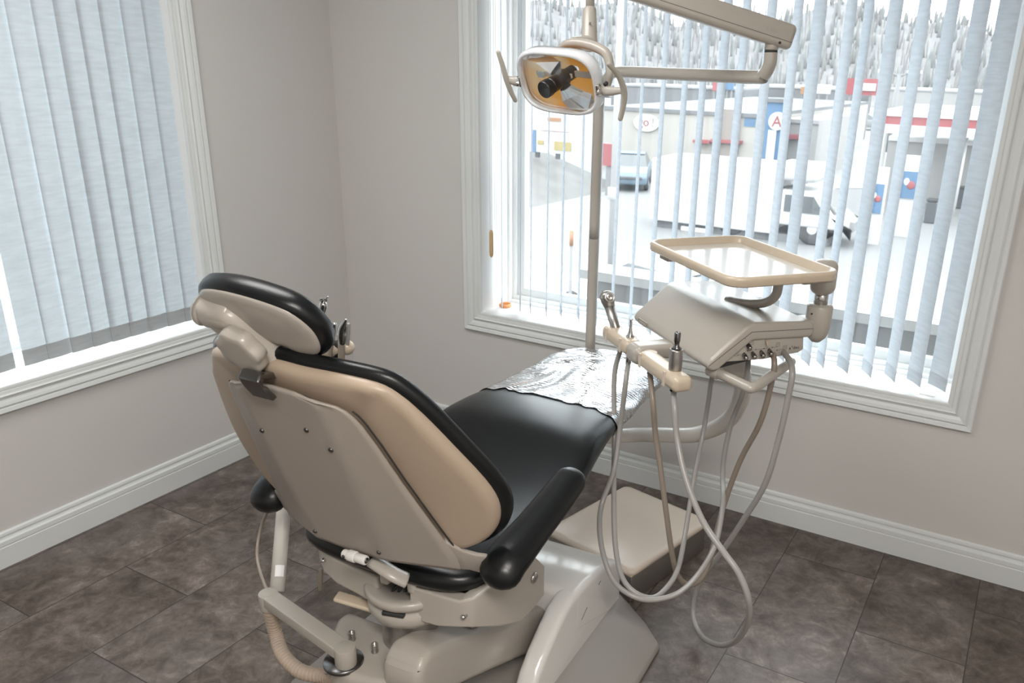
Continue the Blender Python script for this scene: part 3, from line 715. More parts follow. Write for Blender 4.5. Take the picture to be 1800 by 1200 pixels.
# survey stake
sp_ = (-3.7868, 9, -1.2484); sp0 = (-3.7964, 9, -0.9173)
t = thing('marker_stake', 'thin orange topped marker stake by the near kerb', 'stake', (sp_[0], 9, G))
b = B(); cyl(b, (sp_[0], 9, G), (sp_[0], 9, sp0[2]-0.25), 0.03, 8); link('stake', b, me_steel, t)
b = B(); cyl(b, (sp_[0], 9, sp0[2]-0.25), (sp_[0], 9, sp0[2]), 0.035, 8); link('orange_top', b, me_org, t)
# ledge outside the window
l0 = (0.7042, 1.05, 0.5944); l1 = (2.5621, 1.05, 0.5857)
b = B(); quadbox(b, l0[0], 4.4, 1.05, 1.25, l0[2]-0.05, l0[2]); struct('ledge_cap', b, me_ledge)
b = B(); quadbox(b, l0[0]+0.03, 4.4, 1.08, 1.22, -3.5, l0[2]-0.05); struct('ledge_wall', b, me_ledge2)
b = B(); quadbox(b, l0[0], 4.4, 0.3, 1.08, 0.15, 0.25); struct('ledge_deck', b, me_ledge)

# ================================================================== DENTAL CHAIR
ch = thing('dental_chair', 'reclined dental chair with black vinyl cushions and a tan moulded back shell', 'dental chair', tuple(CH(0.2, 0.05, 0)))
VC = 0.097; TA = math.tan(math.radians(20))
def panel_off(v):
    a = abs(v)-VC
    return 0.0 if a < 0 else -a*TA
# ---- grey back panel with folded wings
def vout(t): return interp([(0, .236), (0.08, .238), (.3, .214), (.55, .188), (.75, .170), (.86, .158), (.91, .149), (.945, .137), (.965, .124), (.98, .105), (.99, .086), (1, .055)], t)
def panel_pt(f, t):
    a = abs(f); sg = 1 if f >= 0 else -1; vo = vout(t)
    v = (VC*a/0.5 if a <= 0.5 else VC+(vo-VC)*(a-0.5)/0.5) if vo > VC+.012 else vo*a
    sb = interp([(0, -.028), (.5, -.021), (.7, -.036), (1, -.056)], a)
    st = .442-.012*(a*vo/.2)
    return BK(sg*v, sb+(st-sb)*t, panel_off(v)+0.002)
NF, NT = 24, 48
b = B(); g = [[b.verts.new(panel_pt(-1+2*i/NF, j/NT)) for i in range(NF+1)] for j in range(NT+1)]
for j in range(NT):
    for i in range(NF): b.faces.new((g[j][i], g[j][i+1], g[j+1][i+1], g[j+1][i]))
pan = link('back_panel', b, mt_panel, ch, True, auto=40); mods(pan, solid=0.006)
b = B(); tube(b, [BK(vout(t)+.0045, -.052+.488*t, panel_off(vout(t))-.006) for t in [k/40 for k in range(38)]], .0018, n=6, sub=2); link('panel_seam', b, mt_dark, pan)
b = B(); tube(b, [BK(-(vout(t)+.0045), -.052+.488*t, panel_off(vout(t))-.006) for t in [k/40 for k in range(38)]], .0018, n=6, sub=2); link('panel_seam', b, mt_dark, pan)
# strap from the wing to the arm pivot, both sides
for sg in (-1, 1):
    b = B()
    pts_o = [(.215, -.043+.002), (.25, -.058), (.272, -.067), (.290, -.076)]
    up_ = [BK(sg*v, s_, o_) for (v, o_), s_ in zip(pts_o, (.050, .002, -.012, -.020))]
    lo_ = [BK(sg*v, s_, o_) for (v, o_), s_ in zip(pts_o, (-.052, -.060, -.073, -.080))]
    th = bNv*-0.010
    loft(b, [[a, c, c+th, a+th] for a, c in zip(up_, lo_)], False, True)
    o = link('hinge_strap', b, mt_panel, pan); mods(o, bevel=0.003)
for px, py in ((462, 755), (540, 754), (583, 789), (555, 932), (667, 969)):
    pass
for v, s_ in ((-0.0888, 0.3082), (0.04, 0.3466), (0.081, 0.307), (-0.0908, 0.0031), (0.081, 0.003)):
    b = B(); lathe(b, BK(v, s_, 0.0035), bNv, [(0.0055, -0.002), (0.0055, 0.0006), (0.0045, 0.0012), (0.002, 0.0002), (0.0005, 0.0002)], 14); link('screw', b, mt_dchrome, pan)

# ---- tan shell
HW = [(-.024, .10), (-.018, .16), (-.010, .20), (.0, .243), (.02, .285), (.05, .316), (.09, .334), (.14, .339), (.20, .326), (.29, .290), (.37, .254), (.42, .222), (.445, .190), (.460, .125), (.466, .05)]
def loop(n_side=1):
    r = [(v, s_) for s_, v in HW]
    return r+[(0.0, .470)]+[(-v, s_) for v, s_ in reversed(r)]+[(0.0, -.027)]
LP = [(p.x, p.y) for p in catmull([(v, s_, 0) for v, s_ in loop()], 3, True)]
def inset(d):
    """points of the outline moved inwards (d>0) by d"""
    n_ = len(LP); out = []
    for i in range(n_):
        a = LP[i-2]; c = LP[(i+2) % n_]; tx, ty_ = c[0]-a[0], c[1]-a[1]; l = math.hypot(tx, ty_) or 1
        nx_, ny_ = -ty_/l, tx/l
        out.append((LP[i][0]+nx_*d, LP[i][1]+ny_*d))
    return out
def scl(l, k, cv=0.0, cs=0.2): return [((v-cv)*k+cv, (s_-cs)*k+cs) for v, s_ in l]
def base_off(v): return -.020-.6*v*v
def shell_off(v, s_):
    return base_off(v)-(.004 if abs(v) < .24 and s_ < .43 else 0)
b = B(); rings = []
for k in (0.06, 0.3, 0.55, 0.75): rings.append([BK(v, s_, shell_off(v, s_)-0.004) for v, s_ in scl(inset(0.02), k)])
for d, dz in ((.022, 0), (.012, -.001), (.005, -.004), (.001, -.010), (0, -.018), (.001, -.028)):
    rings.append([BK(v, s_, shell_off(v, s_)+dz) for v, s_ in inset(d)])
loft(b, rings, False, True)
shell = link('back_shell', b, mt_tan, ch)
# ---- back cushion
b = B(); rings = []
for d, dz in ((.008, -.020), (-.006, -.022), (-.012, -.027), (-.0145, -.034), (-.013, -.043), (-.004, -.052), (.02, -.060)):
    rings.append([BK(v, s_, base_off(v)+dz) for v, s_ in inset(d)])
for k, dz in ((0.85, -.070), (0.6, -.064), (0.3, -.058), (0.05, -.056)):
    rings.append([BK(v, s_, base_off(v)+dz+abs(v)*-0.03) for v, s_ in scl(inset(0.02), k)])
loft(b, rings, False, True)
link('back_cushion', b, mt_vinyl, ch)

# ---- seat cushion (black), runs from behind the back to the leg rest
SP = [ # u, half width, z top, z bottom
 (-.215, .10, .600, .585), (-.205, .17, .615, .572), (-.18, .225, .628, .562), (-.12, .262, .636, .556), (-.03, .285, .640, .555), (.08, .288, .645, .560), (.2, .284, .655, .570),
 (.32, .272, .680, .585), (.42, .260, .708, .605), (.52, .247, .712, .618), (.60, .237, .708, .622), (.75, .222, .698, .622), (.9, .212, .692, .622), (1.02, .205, .690, .622), (1.10, .199, .688, .624), (1.135, .192, .684, .630), (1.152, .175, .676, .640)]
def seat_rings(sel, grow=0.0, n=28, expo=0.42, wr=None):
    P = catmull([(u, hw, (a+c)/2) for u, hw, a, c in sel], 4); Q = catmull([(a, c, 0) for u, hw, a, c in sel], 4)
    rings = []
    for p, q in zip(P, Q):
        zc, hh = (q.x+q.y)/2, (q.x-q.y)/2+grow; r = []
        for k in range(n):
            a = 2*math.pi*k/n; c, s_ = math.cos(a), math.sin(a)
            e1 = 0.55 if s_ > 0 else 0.9
            x = math.copysign(abs(c)**e1, c)*(p.y+grow); z = math.copysign(abs(s_)**(0.75 if s_ > 0 else 0.6), s_)*hh
            dish = -0.010*(1-min(1, abs(x)/max(p.y, .01))**2) *max(0, min(1, p.x/.1, (.5-p.x)/.2)) if s_ > 0 else 0
            r.append(CH(p.x, x+0.0, zc+z+dish))
        rings.append(r)
    return rings
b = B(); loft(b, seat_rings(SP), False, True); link('seat_cushion', b, mt_vinyl, ch)
# under-seat tray of the seat
b = B(); extrude(b, CHs([(-.12, -.19, .505), (.9, -.15, .60), (.9, .15, .60), (-.12, .19, .505)]), (0, 0, -.03), bev=0.01); link('seat_frame', b, mt_beige, ch)

# ---- arm rests
for sg in (-1, 1):
    b = B()
    pts = CHs([(-.190, sg*.320, .668), (-.165, sg*.322, .684), (-.10, sg*.327, .703), (-.02, sg*.331, .722), (.05, sg*.333, .738), (.098, sg*.334, .750)])
    tube(b, pts, lambda t: interp([(0, .036), (.25, .037), (.5, .033), (1, .030)], t), n=24, sub=6, sx=1.30, up=cVx, round_cap=True)
    a_ = link('arm_rest', b, mt_vinyl, ch)
    b = B(); tube(b, [p+Vector((0, 0, -.030))+cVx*sg*-0.004 for p in pts[1:]], 0.012, n=10, sx=2.0, up=cVx); link('arm_core', b, mt_black2, a_)

# ---- head rest : pad, plate, double link, knob, stem
hc = CH(*(-0.44, -0.0284, 1.2133))
hn = (cUx*-0.83+ZZ*-0.56+cVx*0.0).normalized()      # rear normal
hx = (cVx-hn*cVx.dot(hn)).normalized(); hy = hx.cross(hn); hy = hy if hy.z > 0 else -hy
rl_ = math.radians(-5); hx, hy = hx*math.cos(rl_)+hy*math.sin(rl_), hy*math.cos(rl_)-hx*math.sin(rl_)
def HP(x, y, d): return hc+hx*x+hy*y+hn*(d-0.5*x*x)
HO = [(.162, -.015), (.155, .02), (.125, .052), (.07, .068), (0, .074), (-.07, .068), (-.125, .050), (-.155, .02), (-.162, -.012), (-.148, -.046), (-.115, -.066), (-.06, -.060), (0, -.054), (.06, -.064), (.11, -.078), (.148, -.055)]
HO = [(p.x, p.y) for p in catmull([(x, y, 0) for x, y in HO], 3, True)]
def hring(k, d): return [HP(x*k*.80, y*k+(-.003 if k < .5 else 0), d) for x, y in HO]
b = B(); loft(b, [hring(.93, -.004), hring(1.0, -.008), hring(1.035, -.014), hring(1.045, -.024), hring(1.02, -.038), hring(.9, -.048), hring(.6, -.052), hring(.3, -.048), hring(.05, -.046)], False, True)
link('head_cushion', b, mt_vinyl, ch)
b = B(); loft(b, [hring(.05, .004), hring(.4, .004), hring(.75, .002), hring(.90, .0), hring(.945, -.003), hring(.955, -.010), hring(.9, -.012)], False, True)
plate = link('head_plate', b, mt_beige, ch)
# upper pivot barrel and link
lk0 = (-0.44, -0.086, 1.2199); lk1 = (-0.39, -0.0402, 1.1318)
P0 = CH(-.455, -.085, 1.205); P1 = CH(-.392, -.048, 1.108)
P0 = CH(-.46, lk0[1], lk0[2]-0.0); P0 = CH(*lk0); P1 = CH(*lk1)
b = B(); cyl(b, P0-cVx*0.05, P0+cVx*0.022, 0.031, 24, 0.008); link('pivot_barrel', b, mt_beige, ch)
b = B(); cyl(b, P0-cVx*0.064+ZZ*.004, P0-cVx*0.045, 0.033, 24, 0.010); link('pivot_cap', b, mt_beige, ch)
ldir = (P1-P0).normalized(); lx = cVx; ln_ = ldir.cross(lx)
b = B(); box(b, (P0+P1)/2+cVx*-0.006, ((P1-P0).length+0.066, 0.092, 0.064), (ldir, lx, ln_), bev=0.024, seg=5); link('head_link', b, mt_beige, ch)
# scalloped locking knob
kc = CH(*(-0.455, -0.0455, 1.1655)); kn = (cUx*-0.90+ZZ*-0.46+cVx*-0.02).normalized()
kx, ky, kz = frame(kn)
b = B(); prof = [(0.030, 0.015), (.0425, 0.0145), (.0455, .012), (.0465, 0), (.0455, -.012), (.040, -.015)]
rings = []
for r_, h in prof:
    rings.append([kc+kz*h+(kx*math.cos(2*math.pi*k/56)+ky*math.sin(2*math.pi*k/56))*r_*(1+0.06*math.cos(7*2*math.pi*k/56)) for k in range(56)])
loft(b, rings, False, True); link('lock_knob', b, mt_beige, ch)
# chrome stem
b = B(); st = [P1+ZZ*-0.02, P1+ZZ*-0.034+cUx*-0.012, BK(-.012, .452, .012), BK(-.010, .435, .006), BK(-.005, .395, -.004)]
sx_ = [P1+cVx*0.005+ZZ*-0.028, CH(*(-0.43, 0.0173, 1.1115)), CH(*(-0.445, 0.0633, 1.1211))]
pA = CH(*(-0.43, -0.0071, 1.1209)); pB = CH(*(-0.452, 0.071, 1.1292)); pC = CH(*(-0.425, 0.0886, 1.098))
pA = BK(-.028, .470, .035); pB = BK(-.016, .462, .020); pC = BK(-.012, .425, .012)
loft(b, [[q+cVx*0.024+d, q-cVx*0.024+d, q-cVx*0.024-d, q+cVx*0.024-d] for q, d in ((P1+ZZ*-0.03, ZZ*.006), (BK(-.018, .476, .012), ZZ*.007), (BK(-.014, .470, .024), bEv*.008+bNv*.004), (BK(-.013, .455, .020), bNv*.006), (BK(-.012, .424, .012), bNv*.006))], False, True)
st_ = link('head_stem', b, mt_dchrome, ch, True, auto=30); mods(st_, bevel=0.003)

# ---- under-seat casting : bowl + cross bar + end brackets
b = B()
bc = CH(-.142, .045, 0)
lathe(b, bc+ZZ*.375, (0, 0, 1), [(.04, .068), (.070, .074), (.086, .084), (.094, .10), (.095, .118), (.090, .122), (.090, .132), (.098, .136), (.101, .150), (.094, .158), (.065, .148), (.03, .14)], 44)
cast = link('swivel_casting', b, mt_beige, ch)
b = B(); box(b, bc-cUx*.084+cVx*.022+ZZ*.502, (.052, .022, .010), ((cVx*.97+cUx*.24).normalized(), (cUx*.97-cVx*.24).normalized(), ZZ), bev=.003); link('brake_slot', b, mt_dark, cast, False)
def wall(path, th, nm, parent):
    b = B(); rings = []
    for i, (u, v, z0, z1) in enumerate(path):
        a = path[max(i-1, 0)]; c = path[min(i+1, len(path)-1)]; tu, tv = c[0]-a[0], c[1]-a[1]; l = math.hypot(tu, tv); nu, nv = -tv/l*th, tu/l*th
        if nu < 0 and abs(nu) > abs(nv)*.2 or (abs(nu) <= abs(nv)*.2 and nv*v > 0): nu, nv = -nu, -nv
        rings.append([CH(u, v, z0), CH(u, v, z1), CH(u+nu, v+nv, z1), CH(u+nu, v+nv, z0)])
    loft(b, rings, False, True); o = link(nm, b, mt_beige, parent, True, auto=50); mods(o, bevel=.008, seg=4); return o
wall([(-.20, .09, .475, .562), (-.20, .165, .482, .565), (-.20, .222, .500, .568), (-.185, .25, .500, .575), (-.12, .276, .468, .592), (-.044, .286, .432, .598), (.02, .287, .432, .575), (.070, .287, .436, .52)], .035, 'right_bracket', cast)
wall([(-.20, .0, .475, .555), (-.20, -.06, .488, .560), (-.20, -.12, .497, .570), (-.195, -.16, .512, .585), (-.165, -.20, .515, .60), (-.13, -.235, .50, .64), (-.10, -.25, .47, .66), (.0, -.262, .45, .66)], .030, 'left_bracket', cast)
b = B(); lathe(b, CH(.012, .288, .522), cVx, [(.0135, 0), (.0135, .003), (.011, .0055), (.001, .0065)], 20); link('chrome_cap', b, mt_chrome, cast)
for v_, z_ in ((.232, .532), (-.155, .552)):
    b = B(); lathe(b, CH(-.198, v_, z_), -cUx, [(.006, -.01), (.006, .004), (.004, .007), (.001, .008)], 14); link('bolt', b, mt_chrome, cast)
for v_ in (.02, .095):
    b = B(); box(b, CH(-.188, v_, .565), (.028, .024, .045), (cUx, cVx, ZZ), bev=.008); link('post_lug', b, mt_beige, cast)
# lever
b = B(); lv0 = CH(*(-0.2066, -0.1163, 0.47)); lv1 = CH(*(-0.1773, -0.0281, 0.45))
d_ = (lv1-lv0).normalized(); sd = ZZ.cross(d_)
box(b, (lv0+lv1)/2+d_*.012, ((lv1-lv0).length+.03, .034, .012), (d_, sd, d_.cross(sd)), bev=.005); link('brake_lever', b, mt_holder, ch)
# link rod and valve below the back
b = B(); tube(b, [CH(*(-0.25, 0.0366, 0.6407)), CH(*(-0.25, 0.0885, 0.6245)), CH(*(-0.235, 0.1134, 0.6065))], .011, n=10, sx=1.8); link('tilt_rod', b, mt_beige, ch)
va = CH(*(-0.29, -0.0059, 0.6686)); vb = CH(*(-0.29, 0.0548, 0.6694)); vd = (vb-va).normalized()
b = B(); cyl(b, va, va+vd*.018, .010, 16, .002); cyl(b, va+vd*.014, va+vd*.034, .0125, 16, .002); cyl(b, va+vd*.034, vb, .0105, 16, .002); vv = link('air_valve', b, mt_white, ch)
b = B(); cyl(b, vb-vd*.001, vb+vd*.0012, .0065, 12); cyl(b, va+vd*.008-cUx*.0095, va+vd*.008-cUx*.0108, .004, 12); link('brass_port', b, mt_dchrome, vv)
# cables between casting and seat
b = B()
for k in range(4):
    a0 = CH(-.20+k*.01, .02+k*.012, .49); a1 = CH(-.17+k*.012, .035+k*.014, .53+.006*k); a2 = CH(-.12, .06+.01*k, .54)
    tube(b, [a0, a1, a2], .0035, n=6)
link('cable_bundle', b, mt_black, ch)

# ---- lift arm (beige), sloping down to the front
def la(v, t_):   # profile in u,z for given t
    pass
b = B()
top = [(-.300, .42), (-.285, .445), (-.25, .460), (-.20, .444), (0, .352), (.18, .267), (.36, .188)]
bot = [(.36, .06), (.2, .125), (-.04, .235), (-.2, .305), (-.27, .335), (-.300, .365)]
extrude(b, CHs([(u, .080, z) for u, z in top+bot]), cVx*.102, bev=.022, seg=5)
la_ = link('lift_arm', b, mt_beige, ch, True, auto=40)
b = B(); extrude(b, CHs([(-.06, .07, .380), (.06, .07, .324), (.06, .16, .324), (-.06, .16, .380)]), (0, 0, .006), bev=.002); link('lift_arm_pad', b, mt_beige, la_)
# ---- column under the swivel
b = B(); cyl(b, CH(-.142, .045, .30), CH(-.142, .045, .447), .066, 32, .004); link('swivel_column', b, mt_steel, ch)
# ---- rear link housing with spigots
zt = .375
poly = [(-0.2708, -0.094, 0.375), (-0.3144, -0.0453, 0.375), (-0.3214, -0.0036, 0.375), (-0.3121, 0.0597, 0.375), (-0.2988, 0.111, 0.375), (-0.2177, 0.0879, 0.375), (-0.1487, 0.0704, 0.375), (-0.1333, 0.0243, 0.375), (-0.1354, -0.0847, 0.375), (-0.1339, -0.153, 0.375), (-0.173, -0.1547, 0.375), (-0.2202, -0.1289, 0.375)]
b = B(); extrude(b, CHs(poly), (0, 0, -.16), bev=.018, seg=4); hs = link('link_housing', b, mt_beige, ch, True, auto=40)
dc = (-0.2872, -0.0345, 0.378)
b = B(); lathe(b, CH(dc[0], dc[1], zt), (0, 0, 1), [(.045, -.004), (.045, .003), (.043, .005), (.001, .005)], 36); link('pivot_disc', b, mt_dchrome, hs)
for q_ in ((-0.2198, -0.0673, 0.378), (-0.2282, 0.0062, 0.378)):
    b = B(); lathe(b, CH(q_[0], q_[1], zt-.002), (0, 0, 1), [(.0085, 0), (.0085, .006), (.007, .008), (.007, .018), (.0078, .02), (.0078, .024), (.005, .024), (.005, .014)], 16); link('spigot', b, mt_steel, hs)
b = B(); q_ = (-0.2574, -0.1031, 0.3); lathe(b, CH(*q_)-cUx*0.003, -cUx*.7-cVx*.5, [(.006, -.02), (.006, .010), (.004, .013), (.001, .014)], 12); link('bolt', b, mt_chrome, hs)

# ---- white hood and fenders, grey floor plate
b = B()
hood = [(.285, .16), (.285, .292), (.33, .293), (.40, .289), (.48, .275), (.555, .250), (.60, .225), (.622, .19), (.63, .03)]
extrude(b, CHs([(u, -.235, z) for u, z in hood]), cVx*.505, bev=.022, seg=5)
hd = link('lift_hood', b, mt_white, ch, True, auto=40)
for v0 in (-.234, .208):
    b = B(); fen = [(.60, .03), (.58, .21), (.48, .265), (.40, .282), (.33, .292), (.28, .291), (.23, .279), (.18, .252), (.12, .214), (.075, .175), (.045, .13), (.03, .08), (.025, .03)]
    extrude(b, CHs([(u, v0, z) for u, z in fen]), cVx*.061, bev=.020, seg=5); link('hood_fender', b, mt_white, hd, True, auto=40)
b = B(); lathe(b, CH(.075, .27, .075), cVx, [(.006, -.005), (.006, .002), (.003, .004), (.001, .0042)], 12); link('hood_screw', b, mt_dchrome, hd)
b = B()
for (u0, z0, u1, z1) in ((.44, .235, .455, .239), (.33, .185, .365, .205)):
    box(b, CH((u0+u1)/2, .2702, (z0+z1)/2), (math.hypot(u1-u0, z1-z0), .0008, .0022), ((cUx*(u1-u0)+ZZ*(z1-z0)).normalized(), cVx, (cUx*-(z1-z0)+ZZ*(u1-u0)).normalized()))
link('scuff_mark', b, mt_dark, hd, False)
# plate : sloping skirt down to the floor
pb = [(.672, -.26), (.672, .282), (.60, .375), (.535, .440), (-.10, .445), (-.16, .40), (-.16, -.36), (-.10, -.42), (.535, -.42), (.60, -.36)]
pt = [(.632, -.245), (.632, .262), (.57, .285), (.52, .29), (-.06, .29), (-.10, .27), (-.10, -.25), (-.06, -.27), (.52, -.27), (.57, -.26)]
b = B(); loft(b, [[CH(u, v, 0.0) for u, v in pb], [CH(u, v, 0.018) for u, v in pb], [CH(u+(p[0]-u)*.16, v+(p[1]-v)*.16, .033) for (u, v), p in zip(pb, pt)], [CH(u, v, .085) for u, v in pt], [CH(u, v, .09) for u, v in scl(pt, .8, 0, .0)]], False, True)
o = link('floor_plate', b, mt_foot, ch, True, auto=35); mods(o, bevel=.012, seg=4)
# hanging peg under the left bracket
b = B(); cyl(b, CH(*(-0.12, -0.2449, 0.4527)), CH(*(-0.12, -0.2533, 0.3893)), .0055, 10, .002); link('peg', b, mt_hose2, ch)

# ================================================================== plastic sleeve on the leg rest
SL = [r for r in SP if r[0] >= .6]
rings = seat_rings([(.600, .236, .707, .622)]+SL[1:-1]+[(1.165, .180, .675, .640)], grow=0.003, n=96)
b = B(); rn = random.Random(5); nr = len(rings); out = []
from mathutils import noise
for i, r in enumerate(rings):
    row = []
    cen = sum(r, Vector())/len(r)
    for k, p in enumerate(r):
        a = 2*math.pi*k/96; side = max(0, math.cos(a)); nrm = (p-cen); nrm = Vector((nrm.x*.3, nrm.y*.1, nrm.z)).normalized()
        n1 = noise.noise(Vector((p.x*9, p.y*7, 1.3)))*.015+noise.noise(Vector((p.x*22, p.y*16, 4.3)))*.004
        rid = math.sin(i*1.35+k*0.5)*.003*side if side > .5 else 0
        edge = 0.0
        if i < 3: edge = noise.noise(Vector((p.x*30, 0.5, p.z*10)))*.045*(3-i)/3; 
        top_ = max(0, math.sin(a))
        row.append(p+nrm*((max(0, n1+.006)*(.4+.6*top_)+rid)*min(1, i/7)+.0012+.0025*min(1, i/4))+cUx*edge)
    out.append(row)
loft(b, out, False, False)
def foil():
    m, nt, bb = new_mat('crinkled_clear_plastic'); N = nt.nodes; L = nt.links
    N.remove(bb); t = N.new('ShaderNodeBsdfTransparent'); g = N.new('ShaderNodeBsdfGlossy'); d = N.new('ShaderNodeBsdfDiffuse')
    t.inputs[0].default_value = (0.97, 0.98, 0.99, 1); g.inputs['Roughness'].default_value = 0.045; g.inputs[0].default_value = (0.95, 0.95, 0.96, 1); d.inputs[0].default_value = (0.22, 0.22, 0.225, 1)
    tc = N.new('ShaderNodeTexCoord'); wv = N.new('ShaderNodeTexNoise'); wv.inputs['Scale'].default_value = 3.2; wv.inputs['Detail'].default_value = 1; wv.inputs['Distortion'].default_value = 1.8
    n2 = N.new('ShaderNodeTexWave'); n2.bands_direction = 'Y'; n2.inputs['Scale'].default_value = 22; n2.inputs['Distortion'].default_value = 9; n2.inputs['Detail'].default_value = 3
    bp = N.new('ShaderNodeBump'); bp.inputs['Strength'].default_value = 1.0; bp.inputs['Distance'].default_value = 0.06
    b2 = N.new('ShaderNodeBump'); b2.inputs['Strength'].default_value = 0.25; b2.inputs['Distance'].default_value = 0.006
    L.new(tc.outputs['Object'], wv.inputs['Vector']); L.new(tc.outputs['Object'], n2.inputs['Vector'])
    L.new(wv.outputs['Fac'], bp.inputs['Height']); L.new(n2.outputs['Fac'], b2.inputs['Height']); L.new(bp.outputs['Normal'], b2.inputs['Normal'])
    L.new(b2.outputs['Normal'], g.inputs['Normal']); L.new(b2.outputs['Normal'], d.inputs['Normal'])
    m1 = N.new('ShaderNodeMixShader'); m1.inputs[0].default_value = 0.93; L.new(t.outputs[0], m1.inputs[1]); L.new(d.outputs[0], m1.inputs[2])
    m2 = N.new('ShaderNodeMixShader'); m2.inputs[0].default_value = 0.6; L.new(m1.outputs[0], m2.inputs[1]); L.new(g.outputs[0], m2.inputs[2]); L.new(m2.outputs[0], N['Material Output'].inputs[0])
    return m
pc_ = CH(.88, 0, .65)
o = link('plastic_cover', b, foil(), None, origin=tuple(pc_)); tag(o, 'crinkled clear plastic cover pulled over the foot end of the chair', 'plastic cover'); mods(o, sub=1)

# ================================================================== floor utility box
ub_ = thing('utility_box', 'low floor box with padded beige lid and stainless side beside the chair base', 'floor box', (1.7303, -0.55, 0))
c0 = V((1.9194, -0.7798, 0)); c1 = V((2.0146, -0.3425, 0))
ey = (c1-c0).normalized(); ex = Vector((-ey.y, ey.x, 0))
Lb = (c1-c0).length-0.01; Wb = .37; Hb = .104
b = B(); box(b, c0+ey*Lb/2+ex*(Wb/2)+ZZ*Hb/2, (Wb, Lb, Hb), (ex, ey, ZZ), bev=.006); link('steel_body', b, mt_steel, ub_, True, auto=40)
def lidring(d, z, r=.03):
    o_ = []
    for cx_, cy_, a0 in ((Wb+.008-r, Lb+.012-r, 0), (-.008+r, Lb+.012-r, 90), (-.008+r, -.012+r, 180), (Wb+.008-r, -.012+r, 270)):
        for k in range(8):
            a = math.radians(a0+90*k/7); o_.append(c0+ex*(cx_+(r-d)*math.cos(a))+ey*(cy_+(r-d)*math.sin(a))+ZZ*z)
    return o_
b = B(); loft(b, [lidring(.004, Hb+.001), lidring(.0, Hb+.004), lidring(0, Hb+.014), lidring(.003, Hb+.019), lidring(.010, Hb+.0225), lidring(.02, Hb+.0235)], False, True)
link('lid', b, mt_pale, ub_, True, auto=60)
b = B(); box(b, c0+ey*(Lb/2)+ex*(Wb/2)+ZZ*(Hb+.0005), (Wb+.004, Lb+.012, .004), (ex, ey, ZZ)); link('lid_seal', b, mt_holder, ub_, False)

# ================================================================== assistant arm : flat arm, upright tube, holder
aa = thing('assistant_arm', 'beige flat swing arm with white upright tube at the left of the chair', 'equipment arm', tuple(CH(dc[0], dc[1], .38)))
e0 = CH(*(-0.2951, -0.0202, 0.425)); e1 = CH(*(-0.2278, -0.3168, 0.425))
d_ = (e1-e0).normalized(); sd = ZZ.cross(d_).normalized()
b = B(); box(b, (e0+e1)/2-ZZ*.014, ((e1-e0).length, .040, .028), (d_, sd, ZZ), bev=.003); link('flat_arm', b, mt_beige, aa, True, auto=40)
b = B(); cyl(b, e0-ZZ*.045, e0+ZZ*.001, .024, 30, .002); cyl(b, e0+ZZ*.001, e0+ZZ*.0018, .019, 30, .0005); link('arm_pivot', b, mt_beige, aa, True, auto=40)
b = B(); cyl(b, e1-ZZ*.042, e1+ZZ*.001, .023, 30, .002); cyl(b, e1+ZZ*.001, e1+ZZ*.0018, .018, 30, .0005); link('arm_elbow', b, mt_beige, aa, True, auto=40)
t0 = CH(*(-0.19, -0.3279, 0.401)); t1 = CH(-.055, -0.4144, 0.5679)
td = (t1-t0).normalized(); t2 = t0+td*.62
b = B(); tube(b, [t0, t1, t2], .0185, n=20, smooth=False); link('upright_tube', b, mt_screen, aa)
s0_ = t0+td*.035; sd_ = (cF*-1-cR*-.45).normalized(); sd_ = (sd_-td*sd_.dot(td)).normalized(); b = B(); loft(b, [[s0_+td*h+(sd_*math.cos(a)+td.cross(sd_)*math.sin(a))*.0189 for a in (-.6, -.3, 0, .3, .6)] for h in (0, .028)], False, False, ring_closed=False); 
link('tube_sticker', b, mt_label, aa)
# ribbed umbilical below the elbow
b = B(); cp = [e1-ZZ*.04-cUx*.0, CH(*(-0.2145, -0.3226, 0.3)), CH(*(-0.2433, -0.2735, 0.27)), CH(*(-0.2594, -0.1989, 0.26)), CH(*(-0.2513, -0.1167, 0.27)), CH(dc[0], dc[1], .30)]
P_ = catmull(cp, 14); rings_n = len(P_)
tube(b, cp, None if False else (lambda t: .0175+.0011*math.sin(t*260)), n=14, sub=30); link('ribbed_hose', b, mt_corr, aa)
b = B(); tube(b, [CH(*(-0.06, -0.454, 0.5596)), CH(*(-0.08, -0.4855, 0.4756)), CH(*(-0.12, -0.4648, 0.4172)), CH(*(-0.17, -0.3905, 0.3846)), CH(*(-0.18, -0.3555, 0.3685))], .0042, n=8); link('air_line', b, mt_hose2, aa)
# holder head with sockets
H0 = V((1.3364, -1.4982, 0.964)); H1 = V((1.4541, -1.4921, 0.9993))
hd_ = (H1-H0).normalized()
b = B(); tube(b, [H0-hd_*.07, H1-hd_*.036], .017, n=18, smooth=False, round_cap=True); sphere(b, H1-hd_*.004, .0185); hb = link('holder_bar', b, mt_holder, aa)
b = B(); tube(b, [H0-hd_*.07, t2], .016, n=14, smooth=False); link('holder_stem', b, mt_beige, aa)
b = B(); cyl(b, H1-hd_*.030-ZZ*.02, H1-hd_*.030+ZZ*.018, .0125, 16); cyl(b, H1-hd_*.056-ZZ*.02, H1-hd_*.056+ZZ*.016, .0085, 14); link('holder_slot', b, mt_dark, hb)

